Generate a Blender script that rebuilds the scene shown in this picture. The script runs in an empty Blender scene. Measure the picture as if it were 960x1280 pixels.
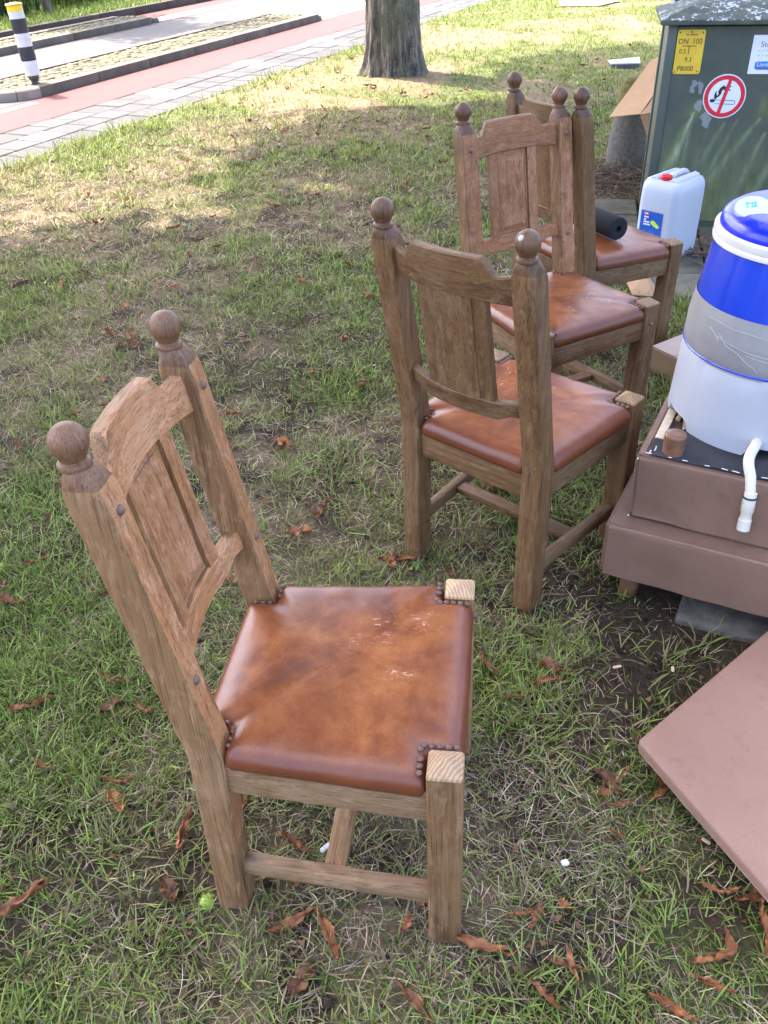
import bpy, bmesh, math, random
import numpy as np
from mathutils import Vector, Matrix, Euler

random.seed(11)
rng = np.random.default_rng(11)
scn = bpy.context.scene
COL = scn.collection
R = math.radians

# ------------------------------------------------------------------ camera
F, PITCH, ROLL, CH = 1085.35, 0.6222, -0.04039, 1.59106
fw = Vector((0, math.cos(PITCH), -math.sin(PITCH)))
rt0 = Vector((1, 0, 0)); up0 = rt0.cross(fw)
rt = rt0 * math.cos(ROLL) + up0 * math.sin(ROLL)
up = -rt0 * math.sin(ROLL) + up0 * math.cos(ROLL)
cd = bpy.data.cameras.new('camera'); cam = bpy.data.objects.new('camera', cd); COL.objects.link(cam)
cd.sensor_fit = 'VERTICAL'; cd.sensor_height = 36; cd.sensor_width = 27
cd.lens = 36 * F / 1280
cd.clip_start = 0.05; cd.clip_end = 2000
M = Matrix.Identity(4)
for i in range(3):
    M[i][0] = rt[i]; M[i][1] = up[i]; M[i][2] = -fw[i]; M[i][3] = (0, 0, CH)[i]
cam.matrix_world = M
scn.camera = cam

def at(px, py, z=0.0):
    """world point at height z on the sight line through a photo pixel"""
    d = fw + rt * ((px - 480) / F) + up * ((640 - py) / F)
    t = (z - CH) / d.z
    return Vector((d.x * t, d.y * t, z))

# ------------------------------------------------------------------ sky, sun, exposure
SUN_EL, SUN_AZ = R(58), R(-45)          # azimuth measured clockwise from +Y towards +X
w = bpy.data.worlds.new('World'); scn.world = w; w.use_nodes = True
nt = w.node_tree; nt.nodes.clear()
sky = nt.nodes.new('ShaderNodeTexSky'); sky.sky_type = 'NISHITA'; sky.sun_disc = False
sky.sun_elevation = SUN_EL; sky.sun_rotation = SUN_AZ
sky.dust_density = 4.0; sky.ozone_density = 0.6; sky.air_density = 0.6
bg = nt.nodes.new('ShaderNodeBackground'); bg.inputs['Strength'].default_value = 0.15
out = nt.nodes.new('ShaderNodeOutputWorld')
nt.links.new(sky.outputs[0], bg.inputs[0]); nt.links.new(bg.outputs[0], out.inputs[0])
ld = bpy.data.lights.new('sun', 'SUN'); ld.energy = 2.0; ld.angle = R(0.5); ld.color = (1.0, 0.93, 0.82)
sun = bpy.data.objects.new('sun', ld); COL.objects.link(sun)
sd = Vector((math.sin(SUN_AZ) * math.cos(SUN_EL), math.cos(SUN_AZ) * math.cos(SUN_EL), math.sin(SUN_EL)))
sun.rotation_euler = (-sd).to_track_quat('-Z', 'Y').to_euler()
sun.location = sd * 30
scn.view_settings.view_transform = 'Standard'; scn.view_settings.look = 'None'
scn.view_settings.exposure = 3.1; scn.view_settings.gamma = 1.0

# ------------------------------------------------------------------ noise
_T = rng.random((256, 256))
def vnoise(x, y):
    xi = np.floor(x).astype(int); yi = np.floor(y).astype(int)
    fx = x - xi; fy = y - yi
    fx = fx * fx * (3 - 2 * fx); fy = fy * fy * (3 - 2 * fy)
    a = _T[xi & 255, yi & 255]; b = _T[(xi + 1) & 255, yi & 255]
    c = _T[xi & 255, (yi + 1) & 255]; d = _T[(xi + 1) & 255, (yi + 1) & 255]
    return (a * (1 - fx) + b * fx) * (1 - fy) + (c * (1 - fx) + d * fx) * fy
def fbm(x, y, o=4, s=0.0):
    x = np.asarray(x, float) + 37.2 * s + 100; y = np.asarray(y, float) - 21.7 * s + 100
    v = 0; a = 0.5; t = 0
    for k in range(o):
        v = v + a * vnoise(x, y); t += a; a *= 0.5; x = x * 2.03 + 5.1; y = y * 2.03 + 1.7
    return v / t
def sstep(a, b, x):
    t = np.clip((x - a) / (b - a), 0, 1); return t * t * (3 - 2 * t)

# ------------------------------------------------------------------ street frame (u along, v across)
U = np.array([.434, .901]); V = np.array([-.901, .434])
UA = math.atan2(U[1], U[0])
def uvw(u, v, z=0.0):
    return Vector((u * U[0] + v * V[0], u * U[1] + v * V[1], z))

# ------------------------------------------------------------------ materials
def mk(name):
    m = bpy.data.materials.new(name); m.use_nodes = True
    nt = m.node_tree; b = nt.nodes['Principled BSDF']
    return m, nt, b
def nd(nt, typ, ins=None, **at_):
    n = nt.nodes.new(typ)
    for k, v in at_.items(): setattr(n, k, v)
    for k, v in (ins or {}).items():
        s = n.inputs[k]
        if isinstance(v, bpy.types.NodeSocket): nt.links.new(v, s)
        else: s.default_value = v
    return n
def ramp(nt, fac, stops):
    r = nt.nodes.new('ShaderNodeValToRGB'); nt.links.new(fac, r.inputs[0])
    e = r.color_ramp.elements
    while len(e) < len(stops): e.new(0.5)
    for i, (p, c) in enumerate(stops):
        e[i].position = p; e[i].color = (*c, 1) if len(c) == 3 else c
    return r.outputs[0]
def mix(nt, fac, a, b, mode='MIX'):
    n = nt.nodes.new('ShaderNodeMix'); n.data_type = 'RGBA'; n.blend_type = mode
    for s, v in ((n.inputs[0], fac), (n.inputs[6], a), (n.inputs[7], b)):
        if isinstance(v, bpy.types.NodeSocket): nt.links.new(v, s)
        elif isinstance(v, (int, float)): s.default_value = v
        else: s.default_value = (*v, 1)
    return n.outputs[2]
def mth(nt, op, a, b=0.0):
    n = nt.nodes.new('ShaderNodeMath'); n.operation = op
    for s, v in ((n.inputs[0], a), (n.inputs[1], b)):
        if isinstance(v, bpy.types.NodeSocket): nt.links.new(v, s)
        else: s.default_value = v
    return n.outputs[0]
def coords(nt, scale=(1, 1, 1), rand=True):
    tc = nd(nt, 'ShaderNodeTexCoord'); v = tc.outputs['Object']
    if rand:
        oi = nd(nt, 'ShaderNodeObjectInfo')
        cx = nd(nt, 'ShaderNodeCombineXYZ', {0: mth(nt, 'MULTIPLY', oi.outputs['Random'], 13.1), 1: mth(nt, 'MULTIPLY', oi.outputs['Random'], 7.7), 2: mth(nt, 'MULTIPLY', oi.outputs['Random'], 5.3)})
        va = nd(nt, 'ShaderNodeVectorMath', {0: v, 1: cx.outputs[0]}, operation='ADD'); v = va.outputs[0]
    mp = nd(nt, 'ShaderNodeMapping', {'Vector': v, 'Scale': scale})
    return mp.outputs[0]
def noise(nt, vec, scale, detail=4, rough=0.55, dist=0.0):
    return nd(nt, 'ShaderNodeTexNoise', {'Vector': vec, 'Scale': scale, 'Detail': detail, 'Roughness': rough, 'Distortion': dist}).outputs['Fac']
def bump(nt, b, h, strength, dist):
    n = nd(nt, 'ShaderNodeBump', {'Height': h, 'Strength': strength, 'Distance': dist})
    nt.links.new(n.outputs[0], b.inputs['Normal'])

def leatherette(name, c1, c2):
    """vinyl with a woven grain, pale rubbed flecks and darker grubby patches"""
    m, nt, b = mk(name); v = coords(nt)
    big = noise(nt, v, 5, 5, .6); med = noise(nt, v, 22, 6, .7); fine = noise(nt, v, 420, 3, .6); fl = noise(nt, v, 150, 4, .7)
    c = ramp(nt, big, [(.3, c1), (.7, c2)])
    c = mix(nt, ramp(nt, med, [(.55, (0, 0, 0)), (.72, (.45,) * 3)]), c, tuple(x * .68 for x in c1))
    c = mix(nt, ramp(nt, fine, [(.38, (.30,) * 3), (.52, (0, 0, 0))]), c, tuple(x * .6 for x in c1))
    c = mix(nt, ramp(nt, fl, [(.70, (0, 0, 0)), (.76, (.5,) * 3)]), c, tuple(min(1, x * 1.7 + .05) for x in c2))
    nt.links.new(c, b.inputs['Base Color'])
    nt.links.new(mth(nt, 'ADD', mth(nt, 'MULTIPLY', med, .3), .38), b.inputs['Roughness'])
    b.inputs['Specular IOR Level'].default_value = .4
    bump(nt, b, mth(nt, 'ADD', mth(nt, 'MULTIPLY', fine, .35), mth(nt, 'MULTIPLY', med, .5)), .5, .002)
    return m

def simple(name, c1, c2, scale=8, rough=0.6, bstr=0.2, bdist=0.003, bscale=60, spec=0.5, metal=0, coat=0, detail=5, rvar=0.12, objcol=False):
    m, nt, b = mk(name)
    v = coords(nt)
    n1 = noise(nt, v, scale, detail, 0.6)
    c = ramp(nt, n1, [(0.3, c1), (0.7, c2)])
    if objcol:
        oi = nd(nt, 'ShaderNodeObjectInfo'); c = mix(nt, 1.0, c, oi.outputs['Color'], 'MULTIPLY')
    nt.links.new(c, b.inputs['Base Color'])
    n2 = noise(nt, v, bscale, 4, 0.6)
    rr = mth(nt, 'ADD', mth(nt, 'MULTIPLY', n1, rvar * 2), rough - rvar)
    nt.links.new(rr, b.inputs['Roughness'])
    b.inputs['Specular IOR Level'].default_value = spec; b.inputs['Metallic'].default_value = metal
    b.inputs['Coat Weight'].default_value = coat
    if bstr: bump(nt, b, n2, bstr, bdist)
    return m

def wood_mat(name, axis, dark, lite, pale, palest=0.5, rough=0.55):
    """weathered oak, grain along the given axis"""
    m, nt, b = mk(name)
    s = [1, 1, 1]; s[axis] = 0.055
    v = coords(nt, s)
    v1 = coords(nt, (1, 1, 1))
    s2 = [1, 1, 1]; s2[axis] = 0.3
    v2 = coords(nt, s2)
    s3 = [1, 1, 1]; s3[axis] = 0.02
    g = noise(nt, v, 95, 8, 0.7, 0.25)
    g2 = noise(nt, coords(nt, s3), 420, 4, 0.65)
    g3 = noise(nt, v, 22, 4, 0.6, 0.4)
    bl = noise(nt, v1, 7, 6, 0.65)
    fl = noise(nt, v2, 60, 5, 0.65, 0.5)
    gg = mth(nt, 'ADD', mth(nt, 'MULTIPLY', g, 0.6), mth(nt, 'MULTIPLY', g3, 0.4))
    c = ramp(nt, gg, [(0.36, dark), (0.50, lite), (0.64, tuple(x * 1.2 for x in lite))])
    c = mix(nt, ramp(nt, bl, [(0.46, (0, 0, 0)), (0.66, (palest,) * 3)]), c, pale)
    c = mix(nt, ramp(nt, fl, [(0.53, (0, 0, 0)), (0.66, (0.5,) * 3)]), c, tuple(min(1, x * 1.2) for x in pale))
    pores = ramp(nt, g2, [(0.36, (0.38, 0.33, 0.29)), (0.47, (1, 1, 1))])
    c = mix(nt, 0.8, c, pores, 'MULTIPLY')
    st = noise(nt, v1, 15, 6, 0.7)
    c = mix(nt, ramp(nt, st, [(0.58, (0, 0, 0)), (0.72, (0.5,) * 3)]), c, (0.05, 0.033, 0.022))
    oi = nd(nt, 'ShaderNodeObjectInfo')
    c = mix(nt, 1.0, c, oi.outputs['Color'], 'MULTIPLY')
    nt.links.new(c, b.inputs['Base Color'])
    nt.links.new(mth(nt, 'ADD', mth(nt, 'MULTIPLY', bl, 0.25), rough - 0.1), b.inputs['Roughness'])
    b.inputs['Specular IOR Level'].default_value = 0.35
    hh = mth(nt, 'ADD', mth(nt, 'MULTIPLY', g2, 0.6), mth(nt, 'MULTIPLY', g, 0.6))
    bump(nt, b, hh, 0.6, 0.0022)
    return m

DK, LT, PL = (0.085, 0.047, 0.023), (0.190, 0.110, 0.054), (0.30, 0.20, 0.125)
WX = wood_mat('oak_grain_across', 0, DK, LT, PL)
WY = wood_mat('oak_grain_deep', 1, (0.10, 0.06, 0.032), (0.205, 0.13, 0.072), (0.30, 0.215, 0.145))
WZ = wood_mat('oak_grain_up', 2, DK, LT, PL)
FACE = wood_mat('oak_worn_face', 2, (0.16, 0.072, 0.030), (0.31, 0.155, 0.070), (0.44, 0.275, 0.175), 0.6)
FACEX = wood_mat('oak_worn_face_across', 0, (0.16, 0.072, 0.030), (0.31, 0.155, 0.070), (0.44, 0.275, 0.175), 0.6)
def endgrain():
    m, nt, b = mk('oak_end_grain'); v = coords(nt, rand=False)
    oi = nd(nt, 'ShaderNodeObjectInfo')
    mp = nd(nt, 'ShaderNodeMapping', {'Vector': v, 'Location': (.05, .02, 0)})
    wv = nd(nt, 'ShaderNodeTexWave', {'Vector': mp.outputs[0], 'Scale': 48.0, 'Distortion': 3.5, 'Detail': 3.0, 'Detail Scale': 2.0}, wave_type='RINGS', rings_direction='Z')
    c = ramp(nt, wv.outputs['Fac'], [(.1, (.27, .175, .10)), (.5, (.34, .235, .145)), (.9, (.40, .29, .19))])
    c = mix(nt, ramp(nt, noise(nt, v, 45, 5, .6), [(.5, (0, 0, 0)), (.7, (.6,) * 3)]), c, (.20, .12, .07))
    nt.links.new(mix(nt, 1.0, c, oi.outputs['Color'], 'MULTIPLY'), b.inputs['Base Color']); b.inputs['Roughness'].default_value = .65
    bump(nt, b, wv.outputs['Fac'], .15, .001)
    return m
ENDG = endgrain()
FIN = wood_mat('oak_dark_turned', 2, (0.07, 0.036, 0.020), (0.135, 0.074, 0.043), (0.20, 0.125, 0.08), 0.3, 0.4)
NAIL = simple('aged_brass_nail', (0.10, 0.05, 0.034), (0.19, 0.105, 0.07), 60, 0.42, 0.1, spec=0.5, metal=0.2)
PEG = simple('peg_wood', (0.10, 0.06, 0.045), (0.19, 0.125, 0.09), 40, 0.5, 0.1)

def leather_mat():
    m, nt, b = mk('tan_leather')
    v = coords(nt)
    a = nd(nt, 'ShaderNodeAttribute', attribute_name='wear')
    sep = nd(nt, 'ShaderNodeSeparateColor', {0: a.outputs['Color']})
    big = noise(nt, v, 7.5, 5, 0.62, 0.5)
    mid = noise(nt, v, 26, 5, 0.65, 0.3)
    f = mth(nt, 'ADD', mth(nt, 'MULTIPLY', big, 0.72), mth(nt, 'MULTIPLY', mid, 0.28))
    c = ramp(nt, f, [(0.33, (0.125, 0.040, 0.016)), (0.46, (0.235, 0.075, 0.023)), (0.58, (0.37, 0.135, 0.036)), (0.70, (0.48, 0.215, 0.066))])
    c = mix(nt, mth(nt, 'MULTIPLY', sep.outputs[0], 0.85), c, (0.155, 0.044, 0.021))
    fine = noise(nt, v, 300, 3, 0.6)
    c = mix(nt, ramp(nt, fine, [(0.35, (0.25,) * 3), (0.55, (0, 0, 0))]), c, (0.08, 0.03, 0.015))
    scr = noise(nt, coords(nt, (1.6, 0.6, 1), False), 90, 5, 0.7, 1.0)
    sm = mth(nt, 'MULTIPLY', ramp(nt, scr, [(0.575, (0, 0, 0)), (0.63, (1, 1, 1))]), sep.outputs[1])
    c = mix(nt, sm, c, (0.66, 0.50, 0.40))
    oi = nd(nt, 'ShaderNodeObjectInfo'); c = mix(nt, 1.0, c, oi.outputs['Color'], 'MULTIPLY')
    nt.links.new(c, b.inputs['Base Color'])
    rr = mth(nt, 'ADD', mth(nt, 'MULTIPLY', mid, 0.22), 0.24)
    nt.links.new(rr, b.inputs['Roughness'])
    b.inputs['Specular IOR Level'].default_value = 0.55
    grain = nd(nt, 'ShaderNodeTexVoronoi', {'Vector': v, 'Scale': 420.0}).outputs[0]
    wr = noise(nt, v, 24, 4, 0.6)
    bump(nt, b, mth(nt, 'ADD', mth(nt, 'MULTIPLY', grain, 0.12), mth(nt, 'MULTIPLY', wr, 0.5)), 0.35, 0.003)
    return m
LEATHER = leather_mat()

def vcol_mat(name, rough=0.8, attr='Col', trans=0.0, bstr=0.0, bscale=80, noise_amt=0.0, nscale=30, spec=0.3):
    m, nt, b = mk(name)
    a = nd(nt, 'ShaderNodeAttribute', attribute_name=attr)
    c = a.outputs['Color']
    v = coords(nt, rand=False)
    if noise_amt:
        n = noise(nt, v, nscale, 5, 0.65)
        k = ramp(nt, n, [(0.3, (1 - noise_amt,) * 3), (0.7, (1 + noise_amt,) * 3)])
        c = mix(nt, 1.0, c, k, 'MULTIPLY')
    nt.links.new(c, b.inputs['Base Color'])
    b.inputs['Roughness'].default_value = rough; b.inputs['Specular IOR Level'].default_value = spec
    if bstr: bump(nt, b, noise(nt, v, bscale, 5, 0.7), bstr, 0.01)
    if trans:
        o = [n for n in nt.nodes if n.type == 'OUTPUT_MATERIAL'][0]
        tb = nd(nt, 'ShaderNodeBsdfTranslucent', {'Color': c})
        ms = nd(nt, 'ShaderNodeMixShader', {0: trans, 1: b.outputs[0], 2: tb.outputs[0]})
        nt.links.new(ms.outputs[0], o.inputs[0])
    return m
GRASS = vcol_mat('grass_blade', 0.55, trans=0.25, spec=0.25)
STRAW = vcol_mat('dry_grass', 0.75, trans=0.08, spec=0.2)
SOIL = vcol_mat('lawn_soil', 0.95, bstr=0.9, bscale=55, noise_amt=0.45, nscale=70, spec=0.1)
DEADLEAF = simple('dead_leaf', (0.11, 0.042, 0.018), (0.34, 0.145, 0.056), 60, 0.65, 0.5, 0.004, 90, objcol=True)

# ------------------------------------------------------------------ geometry helpers
def link_mesh(name, verts, faces, mat, parent=None, smooth=False, sharp=35):
    me = bpy.data.meshes.new(name)
    me.from_pydata([tuple(v) for v in verts], [], [tuple(f) for f in faces]); me.update()
    return link_me(name, me, mat, parent, smooth, sharp)
def link_me(name, me, mat, parent=None, smooth=False, sharp=35):
    if mat is not None and len(me.materials) == 0:
        me.materials.append(mat)
    if smooth:
        me.polygons.foreach_set('use_smooth', [True] * len(me.polygons))
        me.set_sharp_from_angle(angle=R(sharp))
    o = bpy.data.objects.new(name, me); COL.objects.link(o)
    if parent is not None: o.parent = parent
    return o
def bm_obj(name, bm, mat, parent=None, smooth=True, sharp=35):
    me = bpy.data.meshes.new(name); bmesh.ops.recalc_face_normals(bm, faces=bm.faces); bm.to_mesh(me); bm.free()
    return link_me(name, me, mat, parent, smooth, sharp)
def box_bm(c, s, bev=0.0, rot=None, seg=2, bm=None):
    own = bm is None
    if own: bm = bmesh.new()
    r = bmesh.ops.create_cube(bm, size=1.0)
    vs = r['verts']
    for v in vs: v.co = Vector((v.co.x * s[0], v.co.y * s[1], v.co.z * s[2]))
    if bev:
        es = list({e for v in vs for e in v.link_edges})
        rr = bmesh.ops.bevel(bm, geom=es, offset=bev, segments=seg, affect='EDGES', profile=0.5)
        vs = list({v for f in rr['faces'] for v in f.verts} | {v for v in vs if v.is_valid})
    for v in vs:
        co = v.co.copy()
        if rot is not None: co = rot @ co
        v.co = co + Vector(c)
    return bm
def bar_bm(p0, p1, w, h, bev=0.003, bm=None):
    """bar from p0 to p1, w across (horizontal), h vertical-ish"""
    p0 = Vector(p0); p1 = Vector(p1); d = p1 - p0; L = d.length; d.normalize()
    upv = Vector((0, 0, 1)) if abs(d.z) < 0.9 else Vector((0, 1, 0))
    x = d.cross(upv).normalized(); z = x.cross(d)
    rot = Matrix((x, d, z)).transposed()
    return box_bm((p0 + p1) / 2, (w, L, h), bev, rot, 2, bm)
def loft(rings, cap=True):
    verts = []; faces = []
    n = len(rings[0])
    for r in rings: verts += [tuple(p) for p in r]
    for i in range(len(rings) - 1):
        a = i * n; b = a + n
        for j in range(n):
            k = (j + 1) % n
            faces.append((a + j, a + k, b + k, b + j))
    if cap:
        faces.append(tuple(range(n - 1, -1, -1)))
        faces.append(tuple(range((len(rings) - 1) * n, len(rings) * n)))
    return verts, faces
def lathe(prof, c=(0, 0, 0), n=24, axis='z'):
    rings = []
    for (r, z) in prof:
        ring = []
        for k in range(n):
            a = 2 * math.pi * k / n
            ring.append(Vector((c[0] + r * math.cos(a), c[1] + r * math.sin(a), c[2] + z)))
        rings.append(ring)
    return loft(rings)
def tube(pts, radii, n=12):
    pts = [Vector(p) for p in pts]
    rings = []
    prev = None
    for i, p in enumerate(pts):
        d = (pts[min(i + 1, len(pts) - 1)] - pts[max(i - 1, 0)]).normalized()
        if prev is None:
            a = Vector((1, 0, 0)) if abs(d.x) < 0.8 else Vector((0, 1, 0))
            x = d.cross(a).normalized()
        else:
            x = (prev - d * prev.dot(d)).normalized()
        prev = x; y = d.cross(x)
        r = radii[i] if isinstance(radii, (list, tuple)) else radii
        rings.append([p + x * (r * math.cos(2 * math.pi * k / n)) + y * (r * math.sin(2 * math.pi * k / n)) for k in range(n)])
    return loft(rings)
def rsq(h, c, round_=0.0, rr=None):
    P = []
    for s in range(4):
        a = s * math.pi / 2; ca, sa = math.cos(a), math.sin(a)
        for t in (0, 1 / 3, 2 / 3, 1):
            x = -h + c + t * (2 * h - 2 * c); y = -h
            px, py = x * ca - y * sa, x * sa + y * ca
            if round_ > 0:
                ang = math.atan2(py, px); R_ = rr if rr else h
                px = px * (1 - round_) + R_ * math.cos(ang) * round_; py = py * (1 - round_) + R_ * math.sin(ang) * round_
            P.append((px, py))
    return P
def thing(name, label, cat, loc=(0, 0, 0), rot=(0, 0, 0), group=None):
    o = bpy.data.objects.new(name, None); COL.objects.link(o)
    o.empty_display_size = 0.1
    o.location = loc; o.rotation_euler = rot
    return tag(o, label, cat, group)
def tag(o, label=None, cat=None, group=None, kind=None):
    if label: o['label'] = label
    if cat: o['category'] = cat
    if group: o['group'] = group
    if kind: o['kind'] = kind
    return o
def fast_mesh(name, co, tris, col, mat, parent=None):
    me = bpy.data.meshes.new(name)
    nv, nf = len(co), len(tris)
    me.vertices.add(nv); me.vertices.foreach_set('co', np.ascontiguousarray(co, dtype=np.float32).ravel())
    me.loops.add(nf * 3); me.loops.foreach_set('vertex_index', np.ascontiguousarray(tris, dtype=np.int32).ravel())
    me.polygons.add(nf); me.polygons.foreach_set('loop_start', np.arange(0, nf * 3, 3, dtype=np.int32))
    me.update(calc_edges=True)
    if col is not None:
        at_ = me.color_attributes.new('Col', 'FLOAT_COLOR', 'POINT')
        c4 = np.ones((nv, 4), np.float32); c4[:, :3] = col
        at_.data.foreach_set('color', c4.ravel())
    return link_me(name, me, mat, parent)
def set_cols(me, name, cols):
    at_ = me.color_attributes.new(name, 'FLOAT_COLOR', 'POINT')
    c4 = np.ones((len(cols), 4), np.float32); c4[:, :3] = cols
    at_.data.foreach_set('color', c4.ravel())

# ------------------------------------------------------------------ lawn fields
def vcoord(x, y): return x * V[0] + y * V[1]
def ucoord(x, y): return x * U[0] + y * U[1]
BARE = [(0.40, 1.30, 0.28, 0.20, .7), (0.62, 1.45, 0.26, 0.26, 1.0), (0.80, 1.75, 0.40, 0.35, 1.6), (-0.62, 1.02, 0.20, 0.16, 0.8), (-0.40, 1.05, 0.14, 0.12, 0.8),
        (1.62, 5.75, 0.45, 0.42, 1.6), (1.65, 4.9, 0.5, 0.7, 1.4), (-0.55, 3.3, 0.5, 0.35, 0.5), (0.35, 0.80, 0.18, 0.13, 0.5), (1.75, 4.3, 0.3, 0.4, 1.3), (1.2, 2.1, 0.5, 0.6, 1.4),
        (-0.75, 0.86, 0.1, 0.12, 0.9), (0.62, 0.86, 0.12, 0.16, 0.7)]
def bare(x, y):
    b = 0
    for cx, cy, sx, sy, a in BARE:
        b = np.maximum(b, a * np.exp(-(((x - cx) / sx) ** 2 + ((y - cy) / sy) ** 2)))
    b = b * (0.45 + 1.1 * fbm(x * 7, y * 7, 3, 5))
    return np.clip(b, 0, 1)
def dry(x, y):
    v = vcoord(x, y); u = ucoord(x, y)
    band = np.exp(-((v - 4.25) / 0.75) ** 2) * 0.55 * sstep(3.0, 5.0, u) * (1 - sstep(9.2, 11, u))
    band2 = np.exp(-((y - 12.6 - 0.25 * x) / 1.0) ** 2) * 0.3 - .12 * sstep(8, 10, y)
    n = fbm(x * 1.15, y * 1.15, 4, 1)
    return np.clip(sstep(0.42, 0.66, n + band * 0.55 + band2 * 0.5), 0, 1)
def gz(x, y):
    v = vcoord(x, y)
    z = (fbm(x * 2.2, y * 2.2, 4, 2) - 0.5) * 0.030
    near = np.clip(sstep(5.36, 5.44, v), 0, 1)
    z = z * (1 - near) - 0.16 * near
    return z

# ------------------------------------------------------------------ GROUND
def axis(lo, hi, step, ext):
    core = np.arange(lo, hi + step / 2, step)
    left = lo - np.geomspace(step * 2, ext, 26)[::-1]
    right = hi + np.geomspace(step * 2, ext, 26)
    return np.concatenate([left, core, right])
gx = axis(-3.2, 5.0, 0.035, 300); gy = axis(0.2, 16.5, 0.037, 300)
X, Y = np.meshgrid(gx, gy, indexing='ij')
Zg = gz(X, Y) + (fbm(X * 14, Y * 14, 3, 8) - 0.5) * 0.016 * (vcoord(X, Y) < 5.3)
nx, ny = X.shape
d_ = dry(X, Y); b_ = bare(X, Y); nfine = fbm(X * 9, Y * 9, 4, 3)
soil = np.array([0.046, 0.032, 0.022]); thatch = np.array([0.150, 0.112, 0.068]); greenb = np.array([0.075, 0.082, 0.030])
f1 = sstep(0.35, 0.6, nfine)[..., None]
cg = soil * (1 - f1) + (greenb * (1 - d_[..., None]) + thatch * d_[..., None]) * f1
cg = cg * (1 - b_[..., None]) + soil * 0.85 * b_[..., None]
far_ = (np.hypot(X, Y) > 8.5)[..., None]
cg = np.where(far_, greenb * 1.25 * (1 - d_[..., None]) + thatch * 1.3 * d_[..., None], cg)
co = np.stack([X, Y, Zg], -1).reshape(-1, 3)
i0 = (np.arange(nx - 1)[:, None] * ny + np.arange(ny - 1)[None, :]).ravel()
q = np.stack([i0, i0 + ny, i0 + ny + 1, i0 + 1], -1)
tris = np.concatenate([q[:, [0, 1, 2]], q[:, [0, 2, 3]]])
ground = fast_mesh('ground', co, tris, cg.reshape(-1, 3), SOIL)
ground['kind'] = 'structure'
ground.data.polygons.foreach_set('use_smooth', [True] * len(tris))

# ------------------------------------------------------------------ STREET
ASPH = simple('asphalt', (0.066, 0.064, 0.066), (0.10, 0.097, 0.098), 120, 0.85, 0.6, 0.004, 160, spec=0.2)
REDA = simple('red_asphalt', (0.09, 0.036, 0.036), (0.15, 0.066, 0.064), 130, 0.85, 0.6, 0.004, 160, spec=0.2)
TILE = simple('concrete_tile', (0.062, 0.060, 0.062), (0.092, 0.089, 0.09), 9, 0.85, 0.4, 0.003, 120, spec=0.2, objcol=True)
JOINT = simple('sand_joint', (0.06, 0.054, 0.04), (0.10, 0.09, 0.065), 30, 0.95, 0.4)
KERB = simple('kerb_concrete', (0.11, 0.095, 0.08), (0.175, 0.155, 0.13), 6, 0.85, 0.5, 0.004, 70, spec=0.2, objcol=True)
COBB = simple('mossy_cobble', (0.09, 0.085, 0.05), (0.16, 0.145, 0.10), 5, 0.85, 0.5, 0.004, 70, spec=0.2)
PAINT = simple('road_paint', (0.34, 0.33, 0.32), (0.48, 0.47, 0.46), 25, 0.7, 0.4, 0.003, 140)

def strip(name, u0, u1, v0, v1, z, mat, parent=None, step=1.0):
    n = max(1, int((u1 - u0) / step)); vs = []; fs = []
    for i in range(n + 1):
        u = u0 + (u1 - u0) * i / n
        vs += [uvw(u, v0, z), uvw(u, v1, z)]
    for i in range(n): fs.append((2 * i, 2 * i + 2, 2 * i + 3, 2 * i + 1))
    return link_mesh(name, vs, fs, mat, parent)
def street_box(name, u0, u1, v0, v1, z0, z1, mat, parent, bev=0.012):
    c = uvw((u0 + u1) / 2, (v0 + v1) / 2, (z0 + z1) / 2)
    return bm_obj(name, box_bm(c, (u1 - u0, v1 - v0, z1 - z0), bev, Matrix.Rotation(UA, 3, 'Z'), 2), mat, parent)

fp = tag(strip('footpath', -40, 80, 5.38, 6.30, -0.012, JOINT), kind='structure')
tile_me = None
TS = 0.2985
for r_, v0 in enumerate((5.545, 5.845, 6.145)):
    for k in range(7, 64):
        u0 = k * 0.3 + (0.15 if r_ % 2 else 0)
        if tile_me is None:
            bm = box_bm((0, 0, -0.025), (0.289, 0.289, 0.05), 0.006, None, 1)
            tile_me = bpy.data.meshes.new('paving_tile'); bm.to_mesh(tile_me); bm.free(); tile_me.materials.append(TILE)
        o = bpy.data.objects.new('paving_tile', tile_me); COL.objects.link(o); o.parent = fp
        p = uvw(u0, v0, random.uniform(-0.002, 0.003)); o.location = p
        o.rotation_euler = (random.gauss(0, .004), random.gauss(0, .004), UA + random.gauss(0, .006))
        g = random.uniform(.82, 1.1); wht = (r_ == 1 and k % 6 == 1) or (r_ == 2 and k % 6 == 2 and k > 22)
        o.color = (2.3, 2.3, 2.3, 1) if wht else (g, g * .985, g * .99, 1)
tag(strip('cycle_path', -40, 80, 6.30, 7.12, 0.0, REDA), kind='structure')
# the red lane is sheet-laid beside a thin edging line
tag(strip('cycle_path', -40, 80, 9.66, 10.74, 0.0, REDA), kind='structure')
tag(strip('road', -40, 80, 7.12, 9.66, 0.0, ASPH), kind='structure')
for (u0, u1, v0, v1, nm) in ((13.5, 40, 7.12, 7.55, 'near'), (12.85, 40, 9.75, 10.12, 'far'), (3.0, 6.98, 6.92, 7.03, 'nearleft')):
    tag(strip('road_marking', u0, u1, v0, v1, 0.004, PAINT), kind='structure')

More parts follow.
